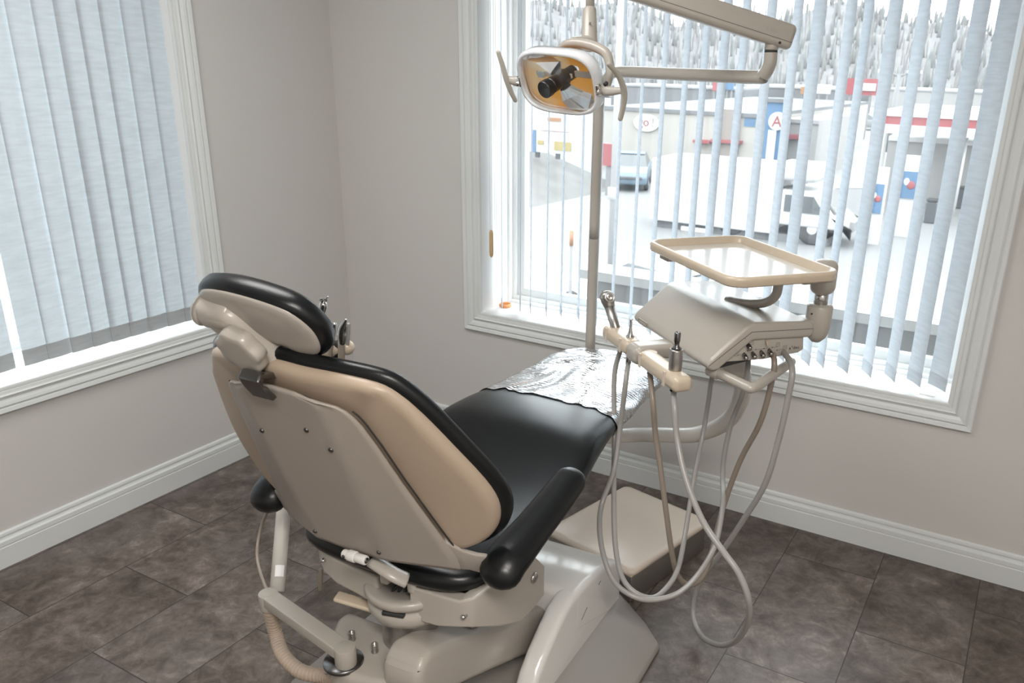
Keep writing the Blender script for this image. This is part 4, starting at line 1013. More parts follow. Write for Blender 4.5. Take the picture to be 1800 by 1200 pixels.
# assistant instruments
def W(p): return V(p)
si = thing('suction_handpiece', 'large grey suction handpiece at the end of the assistant holder', 'dental handpiece', tuple(H1), 'suction and syringe handpieces on the assistant holder')
p_ = [V((1.4548, -1.5121, 1.0164)), V((1.4577, -1.5119, 1.0481)), V((1.4721, -1.5112, 1.0755))]
b = B(); tube(b, p_, lambda t: interp([(0, .0085), (.3, .0115), (.7, .010), (1, .0035)], t), n=16, round_cap=True); link('handpiece_body', b, mt_chrome, si)
b = B(); tube(b, [V((1.4607, -1.4997, 1.0113)), V((1.4684, -1.4993, 1.0607))], .0045, n=10, smooth=False, round_cap=True); link('suction_tip', b, mt_hose, si)
b = B(); tube(b, [V((1.4533, -1.5121, 1.019)), V((1.448, -1.5124, 0.9606)), V((1.4163, -1.4941, 0.8738)), V((1.377, -1.4761, 0.7491))], .0085, n=12); link('suction_hose', b, mt_hose2, si)
si = thing('saliva_ejector', 'slim chrome saliva ejector beside the large suction handpiece', 'dental handpiece', tuple(H1-hd_*.05), 'suction and syringe handpieces on the assistant holder')
b = B(); tube(b, [V((1.4246, -1.5136, 1.0084)), V((1.4363, -1.513, 1.0587))], .0055, n=12, smooth=False, round_cap=True); link('handpiece_body', b, mt_chrome, si)
b = B(); tube(b, [V((1.4209, -1.5138, 1.0063)), V((1.4086, -1.5145, 0.9533)), V((1.3652, -1.4967, 0.8172))], .0055, n=10); link('suction_hose', b, mt_hose2, si)
si = thing('air_water_syringe', 'chrome three way syringe rising behind the head rest', 'dental syringe', tuple(H0), 'suction and syringe handpieces on the assistant holder')
b = B(); tube(b, [V((1.3656, -1.5167, 0.9866)), V((1.3928, -1.5153, 1.0588)), V((1.406, -1.5146, 1.1016))], lambda t: interp([(0, .008), (.7, .007), (1, .010)], t), n=14, round_cap=True); link('syringe_body', b, mt_chrome, si)
b = B(); q0 = V((1.4079, -1.5205, 1.1157)); q1 = V((1.4202, -1.5199, 1.1175))
for q_ in (q0, q1): lathe(b, q_, -cUx+cVx*.6+ZZ*.5, [(.002, -.004), (.0042, -.004), (.0042, .003), (.0025, .003), (.0025, 0)], 12)
link('button', b, mt_dchrome, si)
b = B(); tube(b, [V((1.4067, -1.5106, 1.1119)), V((1.4199, -1.5099, 1.1235))], .0018, n=8, smooth=False); link('nozzle', b, mt_chrome, si)
b = B(); tube(b, [V((1.3633, -1.5169, 0.9818)), V((1.374, -1.5163, 0.947)), V((1.3438, -1.4979, 0.8438))], .006, n=10); link('syringe_hose', b, mt_hose2, si)
b = B(); tube(b, [V((1.3326, -1.5085, 0.9736)), V((1.3302, -1.5086, 0.9359)), V((1.2989, -1.4902, 0.8312))], .006, n=10); link('spare_hose', b, mt_hose2, si)

# ================================================================== DELIVERY UNIT
du = thing('delivery_unit', 'beige delivery unit with instrument bar, grab handle and control knobs', 'dental delivery unit', tuple(UN(0, .2, .95)))
PL, PR = -.218, .232
prof = [(-.004, .944), (.004, .962), (.105, 1.044), (.125, 1.050), (.295, 1.040), (.308, 1.030), (.308, 1.004), (.300, .994), (.125, 1.002), (.030, .932), (.010, .930)]
b = B(); extrude(b, UNs([(PL, q, z) for q, z in prof]), uA*(PR-PL), bev=.0085, seg=4)
top = link('unit_housing', b, mt_beige, du, True, auto=35)
# seam line on both ends
b = B()
for p in (PR+.0003, PL-.0003):
    l = [UN(p, .0, .946), UN(p, .118, 1.026), UN(p, .304, 1.019)]
    for a, c in zip(l, l[1:]):
        dd = (c-a); box(b, (a+c)/2, (dd.length, .0008, .0012), (dd.normalized(), uA, dd.normalized().cross(uA)))
link('seam', b, mt_ink, top, False)
# lower control body
b = B(); cb = [(.050, .948), (.112, 1.002), (.285, 1.000), (.290, .960), (.275, .952), (.17, .944)]
extrude(b, UNs([(PL+.02, q, z) for q, z in cb]), uA*(PR-PL-.03), bev=.003)
ctl = link('control_body', b, mt_beige, du, True, auto=35); pf = PR-.0095
b = B(); extrude(b, UNs([(-.20, .02, .926), (.215, .02, .926), (.215, .16, .945), (-.20, .16, .945)]), (0, 0, .03), bev=.004); link('underside_tray', b, mt_dark, du, False)
def face(x, y): return None
KN = [(0.226, 0.1159, 0.9899), (0.226, 0.107, 0.9646), (0.226, 0.1323, 0.9652), (0.226, 0.1579, 0.9658), (0.226, 0.1817, 0.9682)]
kd = (uA*.93-uB*.20-ZZ*.25).normalized()
for i, k in enumerate(KN):
    b = B(); base = UN(pf, k[1], k[2]); L_ = .020 if i else .018
    lathe(b, base, kd, [(.0045, -.002), (.0045, .004), (.0055, .005), (.006, .007), (.006, L_), (.005, L_+.0015), (.001, L_+.0015)], 16); kn_ = link('control_knob', b, mt_dchrome if i else mt_black2, ctl)
    b = B(); lathe(b, base+kd*(L_+.0012), kd, [(.0048, 0), (.0045, .0008), (.001, .001)], 14); link('knob_cap', b, mt_chrome, kn_)
k = (0.226, 0.1685, 0.9912)
b = B(); box(b, UN(pf+.006, k[1], k[2]), (.014, .005, .012), (kd, (uB+ZZ*.4).normalized(), kd.cross((uB+ZZ*.4).normalized())), bev=.0015); link('toggle', b, mt_holder, ctl)
# printed line, dots and boxes
b = B(); Xf = uB; Yf = ZZ
def fr(x, y): return None
dots = [(0.226, 0.1162, 0.9729), (0.226, 0.1415, 0.9736), (0.226, 0.1654, 0.9744), (0.226, 0.1912, 0.975), (0.226, 0.2063, 0.9658)]
for d_ in dots: lathe(b, UN(pf, d_[1], d_[2]), uA, [(.0016, 0), (.0016, .0004), (.0003, .0005)], 10)
for pa_, pc_ in (((0.226, 0.1162, 0.9729), (0.226, 0.2068, 0.9751)), ((0.226, 0.0852, 0.9636), (0.226, 0.1055, 0.9632)), ((0.226, 0.2081, 0.9656), (0.226, 0.2253, 0.9671))):
    a = UN(pf, pa_[1], pa_[2]); c = UN(pf, pc_[1], pc_[2]); dd = c-a; box(b, (a+c)/2, (dd.length, .0005, .0005), (dd.normalized(), uA, dd.normalized().cross(uA)))
for q_ in ((0.226, 0.0849, 0.9667), (0.226, 0.1273, 0.9934), (0.226, 0.2077, 0.9813), (0.226, 0.23, 0.9713)):
    for dx, dz, sx_, sz_ in ((0, .005, .010, .0004), (0, -.005, .010, .0004), (.005, 0, .0004, .010), (-.005, 0, .0004, .010), (0, 0, .004, .0004), (0, .0015, .0004, .003)):
        box(b, UN(pf, q_[1]+dx, q_[2]+dz), (sx_, .0005, sz_), (uB, uA, ZZ))
link('printed_marks', b, mt_ink, ctl, False)
k = (0.226, 0.2434, 0.9638)
merge_t = text_bm('a°dec', .0125, UN(pf+.0002, k[1], k[2]), uB, ZZ, .0003, 1.15); link('maker_lettering', merge_t, mt_ink, ctl, False)
# small housing screws
for (x, q_) in ((0, (0.232, 0.0998, 1.0101)), (0, (0.232, 0.0286, 0.9636))):
    b = B(); lathe(b, UN(PR, q_[1], q_[2]), uA, [(.002, -.001), (.002, .0005), (.001, .0007)], 10); link('screw', b, mt_panel, top)
# touch recess on the front left
b = B(); box(b, UN(-.150, -.0035, .948), (.055, .003, .016), (uA, (uB+ZZ*-.0).normalized(), ZZ), bev=.0012); tp = link('badge', b, mt_beige, top)
b = B()
for dz in (-.006, .006): box(b, UN(-.150, -.0055, .948+dz), (.050, .0006, .0008), (uA, uB, ZZ))
for dx in (-.025, .025): box(b, UN(-.150+dx, -.0055, .948), (.0008, .0006, .013), (uA, uB, ZZ))
link('badge_outline', b, mt_ink, tp, False)

# grab handle (right side)
hs_ = (0.2079, 0.044, 0.915); hm_ = (0.3025, 0.0885, 0.9); he_ = (0.1911, 0.2777, 0.915)
a = UN(*hs_); m_ = UN(*hm_); c = UN(*he_)
b = B(); tube(b, [a-(m_-a).normalized()*.02, a, a+(m_-a)*.62, a+(m_-a)*.84, m_+(c-m_)*.02+(a-m_)*.04, m_+(c-m_)*.16, m_+(c-m_)*.38, c], .0135, n=20, sub=6, round_cap=True); hn_ = link('grab_handle', b, mt_beige, du)
b = B(); cyl(b, a-(m_-a).normalized()*.03, a+(m_-a).normalized()*.004, .018, 24, .003); link('handle_boss', b, mt_beige, du)

# instrument arm (T) and holder bar
bl0 = (-0.1735, -0.0973, 0.93); br0 = (0.2449, -0.0709, 0.93)
QB = -.084
b = B(); box(b, UN(.010, -.042, .922), (.062, .13, .042), (uA, uB, ZZ), bev=.014, seg=5); link('holder_arm', b, mt_beige, du)
b = B(); box(b, UN(.008, QB, .915), (.068, .062, .052), (uA, uB, ZZ), bev=.018, seg=5); link('holder_hub', b, mt_beige, du)
def holder(x0, x1, slots):
    t = B(); box(t, UN((x0+x1)/2, QB, .915), (x1-x0, .054, .042), (uA, uB, ZZ), bev=.015, seg=5)
    o = link('instrument_holder', t, mt_holder, du)
    for s_ in slots:
        t = B(); lathe(t, UN(s_, QB+.004, .914), (0, 0, 1), [(.017, -.0205), (.019, 0), (.019, .0218), (.0165, .0222), (.0165, .0218), (.015, .0214)], 26); link('socket_ring', t, mt_holder, o)
        t = B(); box(t, UN(s_, QB-.0265, .915), (.012, .003, .040), (uA, uB, ZZ), bev=.001); link('socket_slot', t, mt_pale, o, False)
    return o
I1, I2, I3, I4 = -.170, -.070, .062, .205
holder(-.205, -.028, (I1, I2)); holder(.040, .264, (I3, I4))

# support : pivot block right, tray posts and lower column
b = B(); pb_ = [(0.1541, 0.31, 1.023), (0.2661, 0.31, 1.0782)]
kx_ = UN(.205, .338, 0)
b = B(); lathe(b, kx_+ZZ*.985, (0, 0, 1), [(.012, -.012), (.024, 0), (.031, .015), (.034, .04), (.034, .085), (.030, .092), (.001, .093)], 30); pv = link('pivot_block', b, mt_beige, du)
b = B(); box(b, UN(.195, .31, 1.020), (.06, .05, .040), (uA, uB, ZZ), bev=.012, seg=4); link('pivot_neck', b, mt_beige, du)
b = B(); lathe(b, kx_+ZZ*1.055-uB*.033+uA*.012, -uB+uA*.4, [(.0025, -.001), (.0025, .001), (.001, .0012)], 10); link('set_screw', b, mt_dark, pv)
b = B(); cyl(b, kx_+ZZ*1.07, kx_+ZZ*1.115, .018, 24); link('chrome_post', b, mt_chrome, du)
b = B(); box(b, kx_+ZZ*1.152-uB*.008+uA*.010, (.052, .064, .094), (uA, uB, ZZ), bev=.022, seg=5); link('tray_bracket', b, mt_beige, du)
# curved post under the tray
b = B(); tube(b, [UN(.155, .235, 1.165), UN(.155, .235, 1.12), UN(.147, .235, 1.090), UN(.12, .225, 1.066), UN(.07, .205, 1.050), UN(.0, .18, 1.043)], .013, n=16); link('tray_post', b, mt_beige, du)
b = B(); box(b, UN(.09, .14, 1.168), (.40, .16, .014), (uA, uB, ZZ), bev=.005); box(b, UN(-.055, .025, 1.163), (.05, .05, .018), (uA, uB, ZZ), bev=.005); box(b, UN(.26, .25, 1.166), (.08, .09, .014), (uA, uB, ZZ), bev=.004); link('tray_support', b, mt_beige, du)
# down-column and horizontal arm to the chair mounting
sc0 = V((1.6533, -0.33, 0.3631)); sc1 = V((1.9714, -0.42, 0.4815)); sc2 = V((2.0968, -0.5, 0.5898)); sc3 = V((2.1512, -0.56, 0.7015)); sc4 = V((2.1609, -0.6, 0.7909)); sc5 = V((1.685, -1.5, 0))
sc5 = UN(.02, .20, .93)
b = B(); tube(b, [CH(.95, -.25, sc0.z-.0), sc0, sc0+(sc1-sc0)*.5, sc1, sc2, sc3, sc4, sc4+(sc5-sc4)*.5, sc5], .0265, n=22, sub=8); link('support_arm', b, mt_screen, du)
b = B(); box(b, UN(.03, .19, .90), (.11, .09, .14), (uA, uB, ZZ), bev=.03, seg=4); link('arm_head', b, mt_screen, du)

# ---- tray
tr_ = thing('instrument_tray', 'shiny rectangular instrument tray with rounded beige rim above the delivery unit', 'tray', tuple(UN(.118, .123, 1.175)))
def rr_loop(p0, p1, q0, q1, r, n=7):
    out = []
    for cx_, cy_, a0 in ((p1-r, q1-r, 0), (p0+r, q1-r, 90), (p0+r, q0+r, 180), (p1-r, q0+r, 270)):
        for k in range(n+1):
            a = math.radians(a0+90*k/n); out.append((cx_+r*math.cos(a), cy_+r*math.sin(a)))
    return out
T0, T1, Q0, Q1 = -.113, .353, -.030, .280
def rl(d, z, r=.045): return [UN(p, q, z) for p, q in rr_loop(T0+d, T1-d, Q0+d, Q1-d, max(.006, r-d))]
b = B(); loft(b, [rl(.012, 1.177), rl(.003, 1.178), rl(0, 1.182), rl(.001, 1.190), rl(-.001, 1.195), rl(.002, 1.201), rl(.007, 1.203), rl(.012, 1.201), rl(.016, 1.194), rl(.022, 1.187), rl(.024, 1.182)], True, False); link('rim', b, mt_holder, tr_)
b = B(); loft(b, [rl(.020, 1.180), rl(.020, 1.184)], False, True); link('tray_bottom', b, mt_tray, tr_, False)

# ---- handpieces with their hoses : crop coordinates were converted to points at assumed distances
HA = [[(1.8225, -0.8042, 0.8888), (1.8433, -0.8216, 0.7951), (1.8788, -0.8775, 0.6417), (1.9317, -0.9741, 0.5134), (1.9911, -1.0762, 0.4177), (2.0404, -1.1307, 0.3557), (2.0878, -1.1443, 0.3266), (2.1314, -1.1156, 0.3071), (2.1463, -1.0498, 0.3096), (2.1487, -0.9865, 0.3331), (2.1259, -0.8891, 0.3816), (2.0987, -0.7748, 0.5078), (2.0831, -0.6833, 0.6171), (2.0884, -0.6748, 0.7269), (2.0919, -0.6646, 0.806)]][0]
HB = [[(1.9197, -0.8988, 0.8946), (1.9248, -0.9161, 0.8249), (1.9162, -0.9219, 0.6681), (1.9243, -0.968, 0.5633), (1.914, -1.0115, 0.4798), (1.9407, -1.0731, 0.4362), (1.9818, -1.1207, 0.3842), (2.0286, -1.1469, 0.3392), (2.0846, -1.1547, 0.3209), (2.1325, -1.1296, 0.3089), (2.1865, -1.0836, 0.3208), (2.2212, -1.0344, 0.3605), (2.237, -0.9693, 0.4054), (2.237, -0.9301, 0.448), (2.2209, -0.8644, 0.5101), (2.1828, -0.767, 0.5279), (2.1751, -0.7475, 0.5916), (2.1844, -0.7423, 0.6918), (2.2179, -0.7704, 0.8057), (2.2258, -0.777, 0.8936)]][0]
HC = [[(2.0199, -0.9698, 0.8866), (2.0415, -0.9879, 0.8076), (2.0515, -0.9833, 0.7251), (2.0805, -0.9946, 0.6179), (2.1075, -1.0042, 0.5076), (2.1271, -0.9945, 0.3914), (2.139, -0.9653, 0.2987), (2.1603, -0.931, 0.2498), (2.1926, -0.919, 0.2679), (2.2057, -0.8908, 0.3139), (2.211, -0.856, 0.42), (2.2183, -0.823, 0.5081), (2.2475, -0.8214, 0.6325), (2.2945, -0.8478, 0.7579), (2.3116, -0.8491, 0.8608), (2.3149, -0.8519, 0.9466)]][0]
HD = [[(2.1198, -1.0537, 0.8981), (2.1337, -1.0653, 0.8401), (2.1511, -1.08, 0.7713), (2.1962, -1.1178, 0.6878), (2.2654, -1.1629, 0.6099), (2.3409, -1.2132, 0.5737), (2.3889, -1.2274, 0.5354), (2.4194, -1.2268, 0.4668), (2.4065, -1.1769, 0.3641), (2.359, -1.0978, 0.2431), (2.2891, -1, 0.1381), (2.2068, -0.8917, 0.0609), (2.1509, -0.8187, 0.0594), (2.1432, -0.7991, 0.128), (2.1683, -0.8071, 0.2177), (2.2282, -0.8443, 0.338), (2.295, -0.8874, 0.4932), (2.3461, -0.9173, 0.6236), (2.3678, -0.9223, 0.7555), (2.3776, -0.9175, 0.8747), (2.3739, -0.9014, 0.9531)]][0]
def hose(parent, pts, r, mat, p_end):
    b = B(); tube(b, [V(p) for p in pts]+[UN(*p_end)], r, n=12, sub=5); link('hose', b, mat, parent)
def sl(p): return UN(p, QB+.004, .93)
# 1 : contra-angle / syringe head at far left
i1 = thing('air_water_syringe', 'grey metal syringe with round chrome button in the leftmost holder slot', 'dental syringe', tuple(sl(I1)), 'instruments hanging on the holder bar')
c_ = sl(I1); tp_ = UN(*(-0.1968, -0.09, 0.9884)); d_ = (tp_-c_).normalized()
b = B(); tube(b, [c_-d_*.045, c_, tp_], lambda t: interp([(0, .011), (1, .0155)], t), n=20, smooth=False); link('syringe_body', b, mt_steel, i1)
tb0 = tp_; fx, fy, fz = frame(d_, uA)
b = B(); loft(b, [[tb0+d_*h+fx*(sx_*math.cos(a))+fy*(sy_*math.sin(a)) for a in [2*math.pi*k/18 for k in range(18)]] for h, sx_, sy_ in ((0, .0155, .0155), (.004, .0165, .0165), (.022, .018, .021), (.036, .020, .022), (.046, .015, .016), (.050, .005, .005))], False, True); link('syringe_head', b, mt_steel, i1)
bd = (cR*.2-cF*.9+ZZ*.1+uA*.3).normalized(); bc_ = tb0+d_*.031+uA*.008+bd*.013
b = B(); lathe(b, bc_, bd, [(.016, -.006), (.016, .005), (.0135, .0075), (.0115, .0055), (.010, .0055), (.009, .0095), (.0045, .010), (.004, .007), (.0005, .007)], 26); link('button', b, mt_chrome, i1)
b = B(); cyl(b, tb0+d_*.035-uA*.014, tb0+d_*.041-uA*.024, .003, 8); link('nozzle_stub', b, mt_black2, i1)
b = B(); cyl(b, c_-d_*.062, c_-d_*.042, .0095, 16, .001); link('hose_collar', b, mt_chrome, i1)
hose(i1, [c_-d_*.058]+HA[1:], .0074, mt_hose, (-.02, .22, .955))
# 2 : coupling
i2 = thing('handpiece_coupling', 'slim chrome ribbed coupling in the second holder slot from the left', 'dental handpiece', tuple(sl(I2)), 'instruments hanging on the holder bar')
c_ = sl(I2); d_ = (ZZ+uA*.03).normalized()
b = B(); lathe(b, c_-d_*.05, d_, [(.006, 0), (.0085, .004), (.0085, .02), (.0095, .03), (.0095, .054), (.0115, .055), (.0115, .060), (.008, .062), (.008, .066), (.006, .068), (.0065, .072), (.005, .075), (.0055, .080), (.004, .083), (.0045, .090), (.0032, .094), (.004, .100), (.003, .103), (.004, .106), (.004, .110), (.001, .111)], 18); link('coupling', b, mt_chrome, i2)
b = B(); cyl(b, c_-d_*.075, c_-d_*.045, .0082, 16, .001); link('hose_collar', b, mt_chrome, i2)
hose(i2, [c_-d_*.072]+HB[1:], .0074, mt_hose, (.04, .23, .955))
# 3 : empty brown hose
i3 = thing('handpiece_hose', 'beige brown hose without instrument in the third holder slot', 'dental hose', tuple(sl(I3)), 'instruments hanging on the holder bar')
c_ = sl(I3)
b = B(); lathe(b, c_-ZZ*.046, (0, 0, 1), [(.0075, 0), (.010, .002), (.010, .045), (.0095, .048), (.006, .048), (.006, .044)], 18); cl_ = link('connector', b, mt_chrome, i3)
b = B()
for k in range(3): cyl(b, c_+Vector((.004*math.cos(k*2.1), .004*math.sin(k*2.1), -.004)), c_+Vector((.004*math.cos(k*2.1), .004*math.sin(k*2.1), .004)), .0014, 8)
link('connector_pins', b, mt_dchrome, cl_)
hose(i3, [c_-ZZ*.04]+HC[1:], .0078, mt_hose2, (.11, .24, .955))
# 4 : air motor
i4 = thing('air_motor_handpiece', 'thick brushed metal motor handpiece in the rightmost holder slot', 'dental handpiece', tuple(sl(I4)), 'instruments hanging on the holder bar')
c_ = sl(I4)
b = B(); lathe(b, c_-ZZ*.035, (0, 0, 1), [(.008, 0), (.012, .003), (.0135, .02), (.0145, .036), (.0165, .042), (.0170, .050), (.0170, .092), (.016, .096), (.015, .096), (.013, .092), (.004, .091)], 28); link('motor_body', b, mt_steel, i4)
b = B(); lathe(b, c_+ZZ*.060, (0, 0, 1), [(.010, -.003), (.010, .006), (.0065, .008), (.0065, .018), (.0075, .020), (.0082, .024), (.0082, .042), (.007, .045), (.0055, .045), (.0055, .038)], 20); link('drive_shaft', b, mt_dchrome, i4)
b = B(); lathe(b, c_+ZZ*.013-uB*.013+uA*.003, -uB+uA*.2, [(.0012, -.002), (.0012, .001), (.0004, .0012)], 8); link('index_dot', b, mt_ink, i4)
b = B(); cyl(b, c_-ZZ*.052, c_-ZZ*.030, .0098, 16, .001); link('hose_collar', b, mt_dchrome, i4)
hose(i4, [c_-ZZ*.05]+HD[1:], .0080, mt_hose, (.17, .25, .955))

# ================================================================== DENTAL LAMP
LX = (1.5007, -0.3, 1.4973); LZ = (1.4737, -0.3, 0.6891)
px_, py_ = (LX[0]+LZ[0])/2, -.30
dl = thing('dental_lamp', 'dental operating lamp with amber reflector on a beige post and jointed arms', 'dental lamp', (px_, py_, .40))
zj = 1.076
tE = V((2.1389, -0.5883, 1.6384)); tA = V((1.5971, -0.33, 1.6308))
b = B(); tube(b, [(px_, py_, .40), (px_, py_, zj-.0006)], .0185, n=24, smooth=False); tube(b, [(px_-.02, py_-.01, .415), (px_+.10, py_-.02, .40)], .024, n=20, smooth=False); link('lower_post', b, mt_beige, dl, True, auto=40)
b = B()
zt_ = tA.z
hd2 = (tE-tA); hd2.z = 0; hd2.normalize()
c1_ = V((px_, py_, zt_))
pts = [(px_, py_, zj+.0006), (px_, py_, zt_-.20), c1_-ZZ*.11, c1_-ZZ*.055+hd2*.012, c1_-ZZ*.018+hd2*.045, c1_+hd2*.10]
tt = V((tE.x, tE.y, zt_))
pts += [c1_+(tt-c1_)*.5, tt-hd2*.05, tt-hd2*.012+ZZ*.006, tt+ZZ*.035+hd2*.006, tt+ZZ*.062+hd2*.006]
tube(b, pts, .0178, n=24, sub=8); link('bent_upper_post', b, mt_beige, dl)
cj = tt+hd2*.006
b = B(); cyl(b, cj+ZZ*.068, cj+ZZ*.084, .0185, 24, .003); cyl(b, cj+ZZ*.06, cj+ZZ*.12, .0115, 20); link('pivot_collar', b, mt_beige, dl, True, auto=40)
b = B(); cyl(b, cj+ZZ*.060, cj+ZZ*.0685, .017, 24); link('pivot_gap', b, mt_dark, dl, True, auto=40)
# spring arm
aR = V((2.1876, -0.56, 1.7284)); aL = V((1.7423, -0.8668, 1.866))
ad = (aL-aR).normalized(); asd = ad.cross(ZZ).normalized(); au = asd.cross(ad).normalized(); au = au if au.z > 0 else -au
fl = asd if asd.dot(cF) < 0 else -asd     # side facing the photographer
AL = (aL-aR).length+.03
b = B(); box(b, aR+ad*AL/2, (AL, .052, .064), (ad, fl, au), bev=.014, seg=5); sa = link('spring_arm', b, mt_beige, dl, True, auto=50)
b = B(); box(b, aR+ad*AL/2+fl*.0262-au*.012, (AL-.01, .0008, .0011), (ad, fl, au)); link('arm_seam', b, mt_ink, sa, False)
b = B(); q_ = aR+ad*.036+fl*.0262-au*.021; lathe(b, q_, fl, [(.0035, -.001), (.0035, .0006), (.001, .0008)], 12); link('arm_screw', b, mt_dark, sa)
xt = -ad; o_ = aR+ad*.083+fl*.0266-au*.001
tb = text_bm('a°dec', .016, o_, xt, au, .0003, 1.0); link('maker_lettering', tb, mt_steel, sa, False)
b = B(); box(b, cj+ZZ*.118, (.022, .022, .02), bev=.004); link('arm_fork', b, mt_beige, dl)
# head : frame facing down towards the head rest
lc = V((1.7319, -0.9802, 1.612))
ln = (Vector((-.10, -.90, -.40))).normalized(); lr = Vector((-ln.y, ln.x, 0)).normalized(); lr = lr if lr.x > 0 else -lr
lu_ = lr.cross(-ln); lu_ = lu_ if lu_.z > 0 else -lu_
lr2 = (lr*math.cos(math.radians(3))-lu_*math.sin(math.radians(3))); lu_ = (lu_*math.cos(math.radians(3))+lr*math.sin(math.radians(3))); lr = lr2
def LPp(x, y, d): return lc+lr*x+lu_*y+ln*d
def sring(hw, hh, d, n=56, e=.6, wv=0):
    out = []
    for k in range(n):
        a = 2*math.pi*k/n; c, s_ = math.cos(a), math.sin(a)
        x = math.copysign(abs(c)**e, c)*hw; y = math.copysign(abs(s_)**e, s_)*hh
        out.append(LPp(x*(1-.06*(s_ > .5)*0), y, d-0.35*x*x))
    return out
W_, H_ = .122, .082
b = B(); loft(b, [sring(W_*.895, H_*.875, .020), sring(W_*.92, H_*.90, .025), sring(W_*.975, H_*.965, .022), sring(W_, H_, .014), sring(W_*.99, H_*.99, -.008), sring(W_*.95, H_*.94, -.012), sring(W_*.895, H_*.88, -.002)], True, False); fr_ = link('clear_shield_rim', b, mt_clear, dl)
b = B(); loft(b, [sring(W_*.90, H_*.88, .0205), sring(W_*.5, H_*.5, .030), sring(W_*.1, H_*.1, .033)], False, True); link('clear_shield', b, mt_shield, dl)
def refl():
    m, nt, bb = new_mat('amber_dichroic_reflector'); N = nt.nodes; L = nt.links
    tc = N.new('ShaderNodeTexCoord'); n = N.new('ShaderNodeTexNoise'); n.inputs['Scale'].default_value = 9; n.inputs['Detail'].default_value = 2
    r = N.new('ShaderNodeValToRGB'); r.color_ramp.elements[0].position = .47; r.color_ramp.elements[0].color = (.90, .42, .06, 1); r.color_ramp.elements[1].position = .66; r.color_ramp.elements[1].color = (.86, .68, .42, 1)
    e = r.color_ramp.elements.new(.8); e.color = (.85, .80, .70, 1)
    L.new(tc.outputs['Object'], n.inputs['Vector']); L.new(n.outputs['Fac'], r.inputs[0]); L.new(r.outputs[0], bb.inputs['Base Color'])
    bb.inputs['Metallic'].default_value = .1; bb.inputs['Roughness'].default_value = .2
    tl = N.new('ShaderNodeBsdfTranslucent'); mxs = N.new('ShaderNodeMixShader'); mxs.inputs[0].default_value = .62
    L.new(r.outputs[0], tl.inputs[0]); L.new(bb.outputs[0], mxs.inputs[1]); L.new(tl.outputs[0], mxs.inputs[2]); L.new(mxs.outputs[0], N['Material Output'].inputs[0])
    ck = N.new('ShaderNodeTexVoronoi'); ck.inputs['Scale'].default_value = 70; ck.distance = 'CHEBYCHEV'
    bp = N.new('ShaderNodeBump'); bp.inputs['Strength'].default_value = .25; bp.inputs['Distance'].default_value = .003
    L.new(tc.outputs['Object'], ck.inputs['Vector']); L.new(ck.outputs['Distance'], bp.inputs['Height']); L.new(bp.outputs['Normal'], bb.inputs['Normal'])
    return m
mt_refl = refl()
b = B(); loft(b, [sring(W_*.875, H_*.855, .010), sring(W_*.83, H_*.81, -.012), sring(W_*.66, H_*.66, -.040), sring(W_*.42, H_*.42, -.058), sring(W_*.12, H_*.12, -.064)], False, False)
link('reflector', b, mt_refl, dl)
# bulb hood : black tube
b0_ = LPp(.028, .004, -.045); 
bdir = (ln*1.0-lr*.12).normalized()
b = B(); lathe(b, LPp(.010, .004, -.046), bdir, [(.010, 0), (.017, .002), (.017, .022), (.014, .024), (.014, .028), (.0205, .034), (.0195, .060), (.0195, .088), (.018, .090), (.018, .094), (.0215, .096), (.0215, .112), (.020, .114), (.017, .1135), (.001, .1125)], 30)
link('bulb_shield', b, mt_black, dl, True, auto=30)
b = B(); box(b, LPp(-.03, .005, -.018), (.11, .012, .006), (lr, lu_, ln), bev=.002); box(b, LPp(.065, .012, -.018), (.06, .016, .006), (lr, lu_, ln), bev=.002); link('bulb_bracket', b, mt_screen, dl)
b = B(); box(b, LPp(-.068, .004, -.013), (.020, .016, .008), (lr, lu_, ln), bev=.002); link('bracket_clip', b, M('pale_blue_clip', (.55, .68, .75), .3), dl)
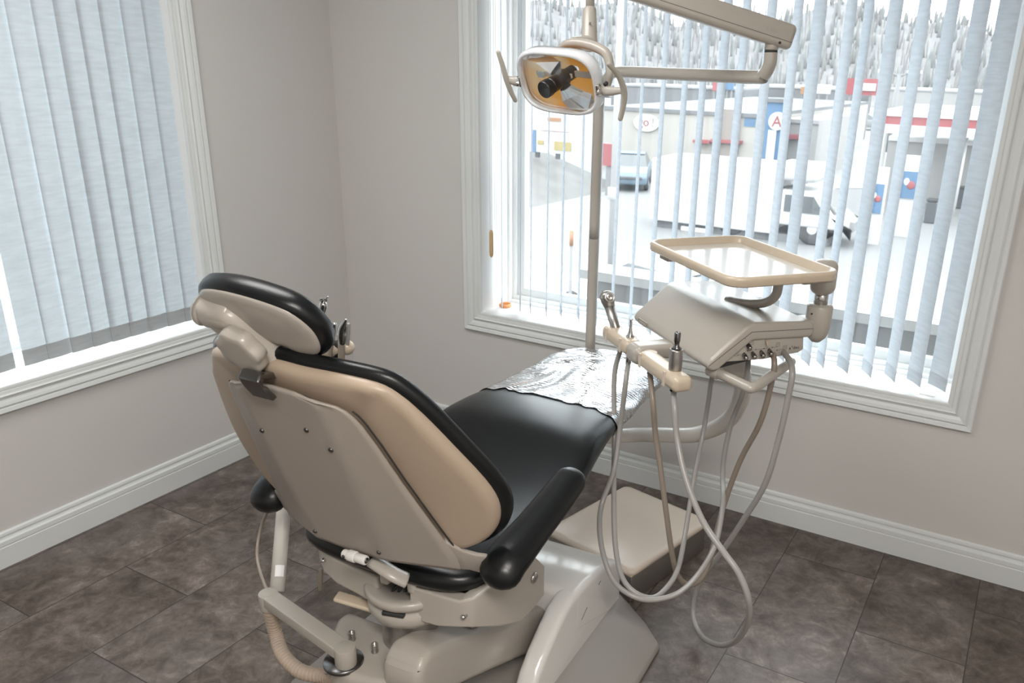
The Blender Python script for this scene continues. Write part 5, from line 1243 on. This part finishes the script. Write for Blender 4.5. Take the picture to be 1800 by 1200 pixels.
# yoke behind the head, stem, handles
b = B()
yk = [LPp(-.02, .060, -.052), LPp(.0, .070, -.054), LPp(.035, .073, -.056), LPp(.085, .068, -.052), LPp(.122, .055, -.042), LPp(.136, .022, -.024), LPp(.134, -.008, -.008)]
tube(b, yk, lambda t: .007+.0055*math.sin(math.pi*t)**.7, n=16, sub=6, sx=1.0, round_cap=True); link('yoke', b, mt_beige, dl)
sb_ = LPp(-.01, .112, -.085)
sT = V((1.7669, -0.9042, 1.7459)); sV = V((1.7555, -0.8947, 1.7832))
b = B(); sA = V((1.7781, -0.9162, 1.7033)); sB_ = V((1.7617, -0.8912, 1.7834))
tube(b, [LPp(.02, .070, -.054), sA], .017, n=18, smooth=False)
lathe(b, sA-ZZ*.012, (sB_-sA).normalized()+ZZ*0, [(.016, -.006), (.0215, 0), (.0215, .008), (.0175, (sB_-sA).length+.006), (.0155, (sB_-sA).length+.012), (.001, (sB_-sA).length+.012)], 22); sh = link('stem_housing', b, mt_beige, dl, True, auto=40)
b = B(); cyl(b, sB_, V((1.7482, -0.8681, 1.8555))+ZZ*.03, .0115, 18); link('stem_tube', b, mt_beige, dl)
b = B(); lathe(b, sA+(sB_-sA)*.45-cF*.0195, -cF, [(.003, -.001), (.003, .0012), (.0012, .0012), (.0008, .0004)], 12); link('stem_screw', b, mt_dchrome, sh)
for sg in (-1, 1):
    b = B(); x0 = sg*W_
    tube(b, [LPp(x0*.98, -.010, .0), LPp(x0+sg*.022, -.012, .006), LPp(x0+sg*(.066 if sg > 0 else .045), -.004, .012)], lambda t: interp([(0, .012), (.4, .013), (1, .007)], t), n=14, sx=.7); ha = link('handle_arm', b, mt_beige, dl)
    b = B()
    if sg > 0: hp = [LPp(x0+.052, .066, .030), LPp(x0+.066, .035, .018), LPp(x0+.071, -.005, .012), LPp(x0+.066, -.040, .016), LPp(x0+.058, -.070, .024)]
    else: hp = [LPp(x0-.052, .062, .010), LPp(x0-.046, .03, .012), LPp(x0-.042, -.005, .014), LPp(x0-.036, -.038, .014), LPp(x0-.030, -.062, .012)]
    tube(b, hp, lambda t: interp([(0, .0065), (.5, .0085), (1, .0065)], t), n=16, sx=.75, up=ln, round_cap=True); link('grip_handle', b, mt_beige, ha)
    b = B(); cyl(b, LPp(x0*.97, -.020, .012), LPp(x0*.97, .006, .012), .008, 12, .001); cyl(b, LPp(x0*.99, -.012, .016), LPp(x0*1.0+sg*.006, -.012, .02), .007, 10, .001); link('hinge', b, mt_chrome, dl)
b = B(); cyl(b, LPp(.137, .004, -.002), LPp(.137, .004, .006), .005, 10); link('yoke_screw', b, mt_dark, dl)
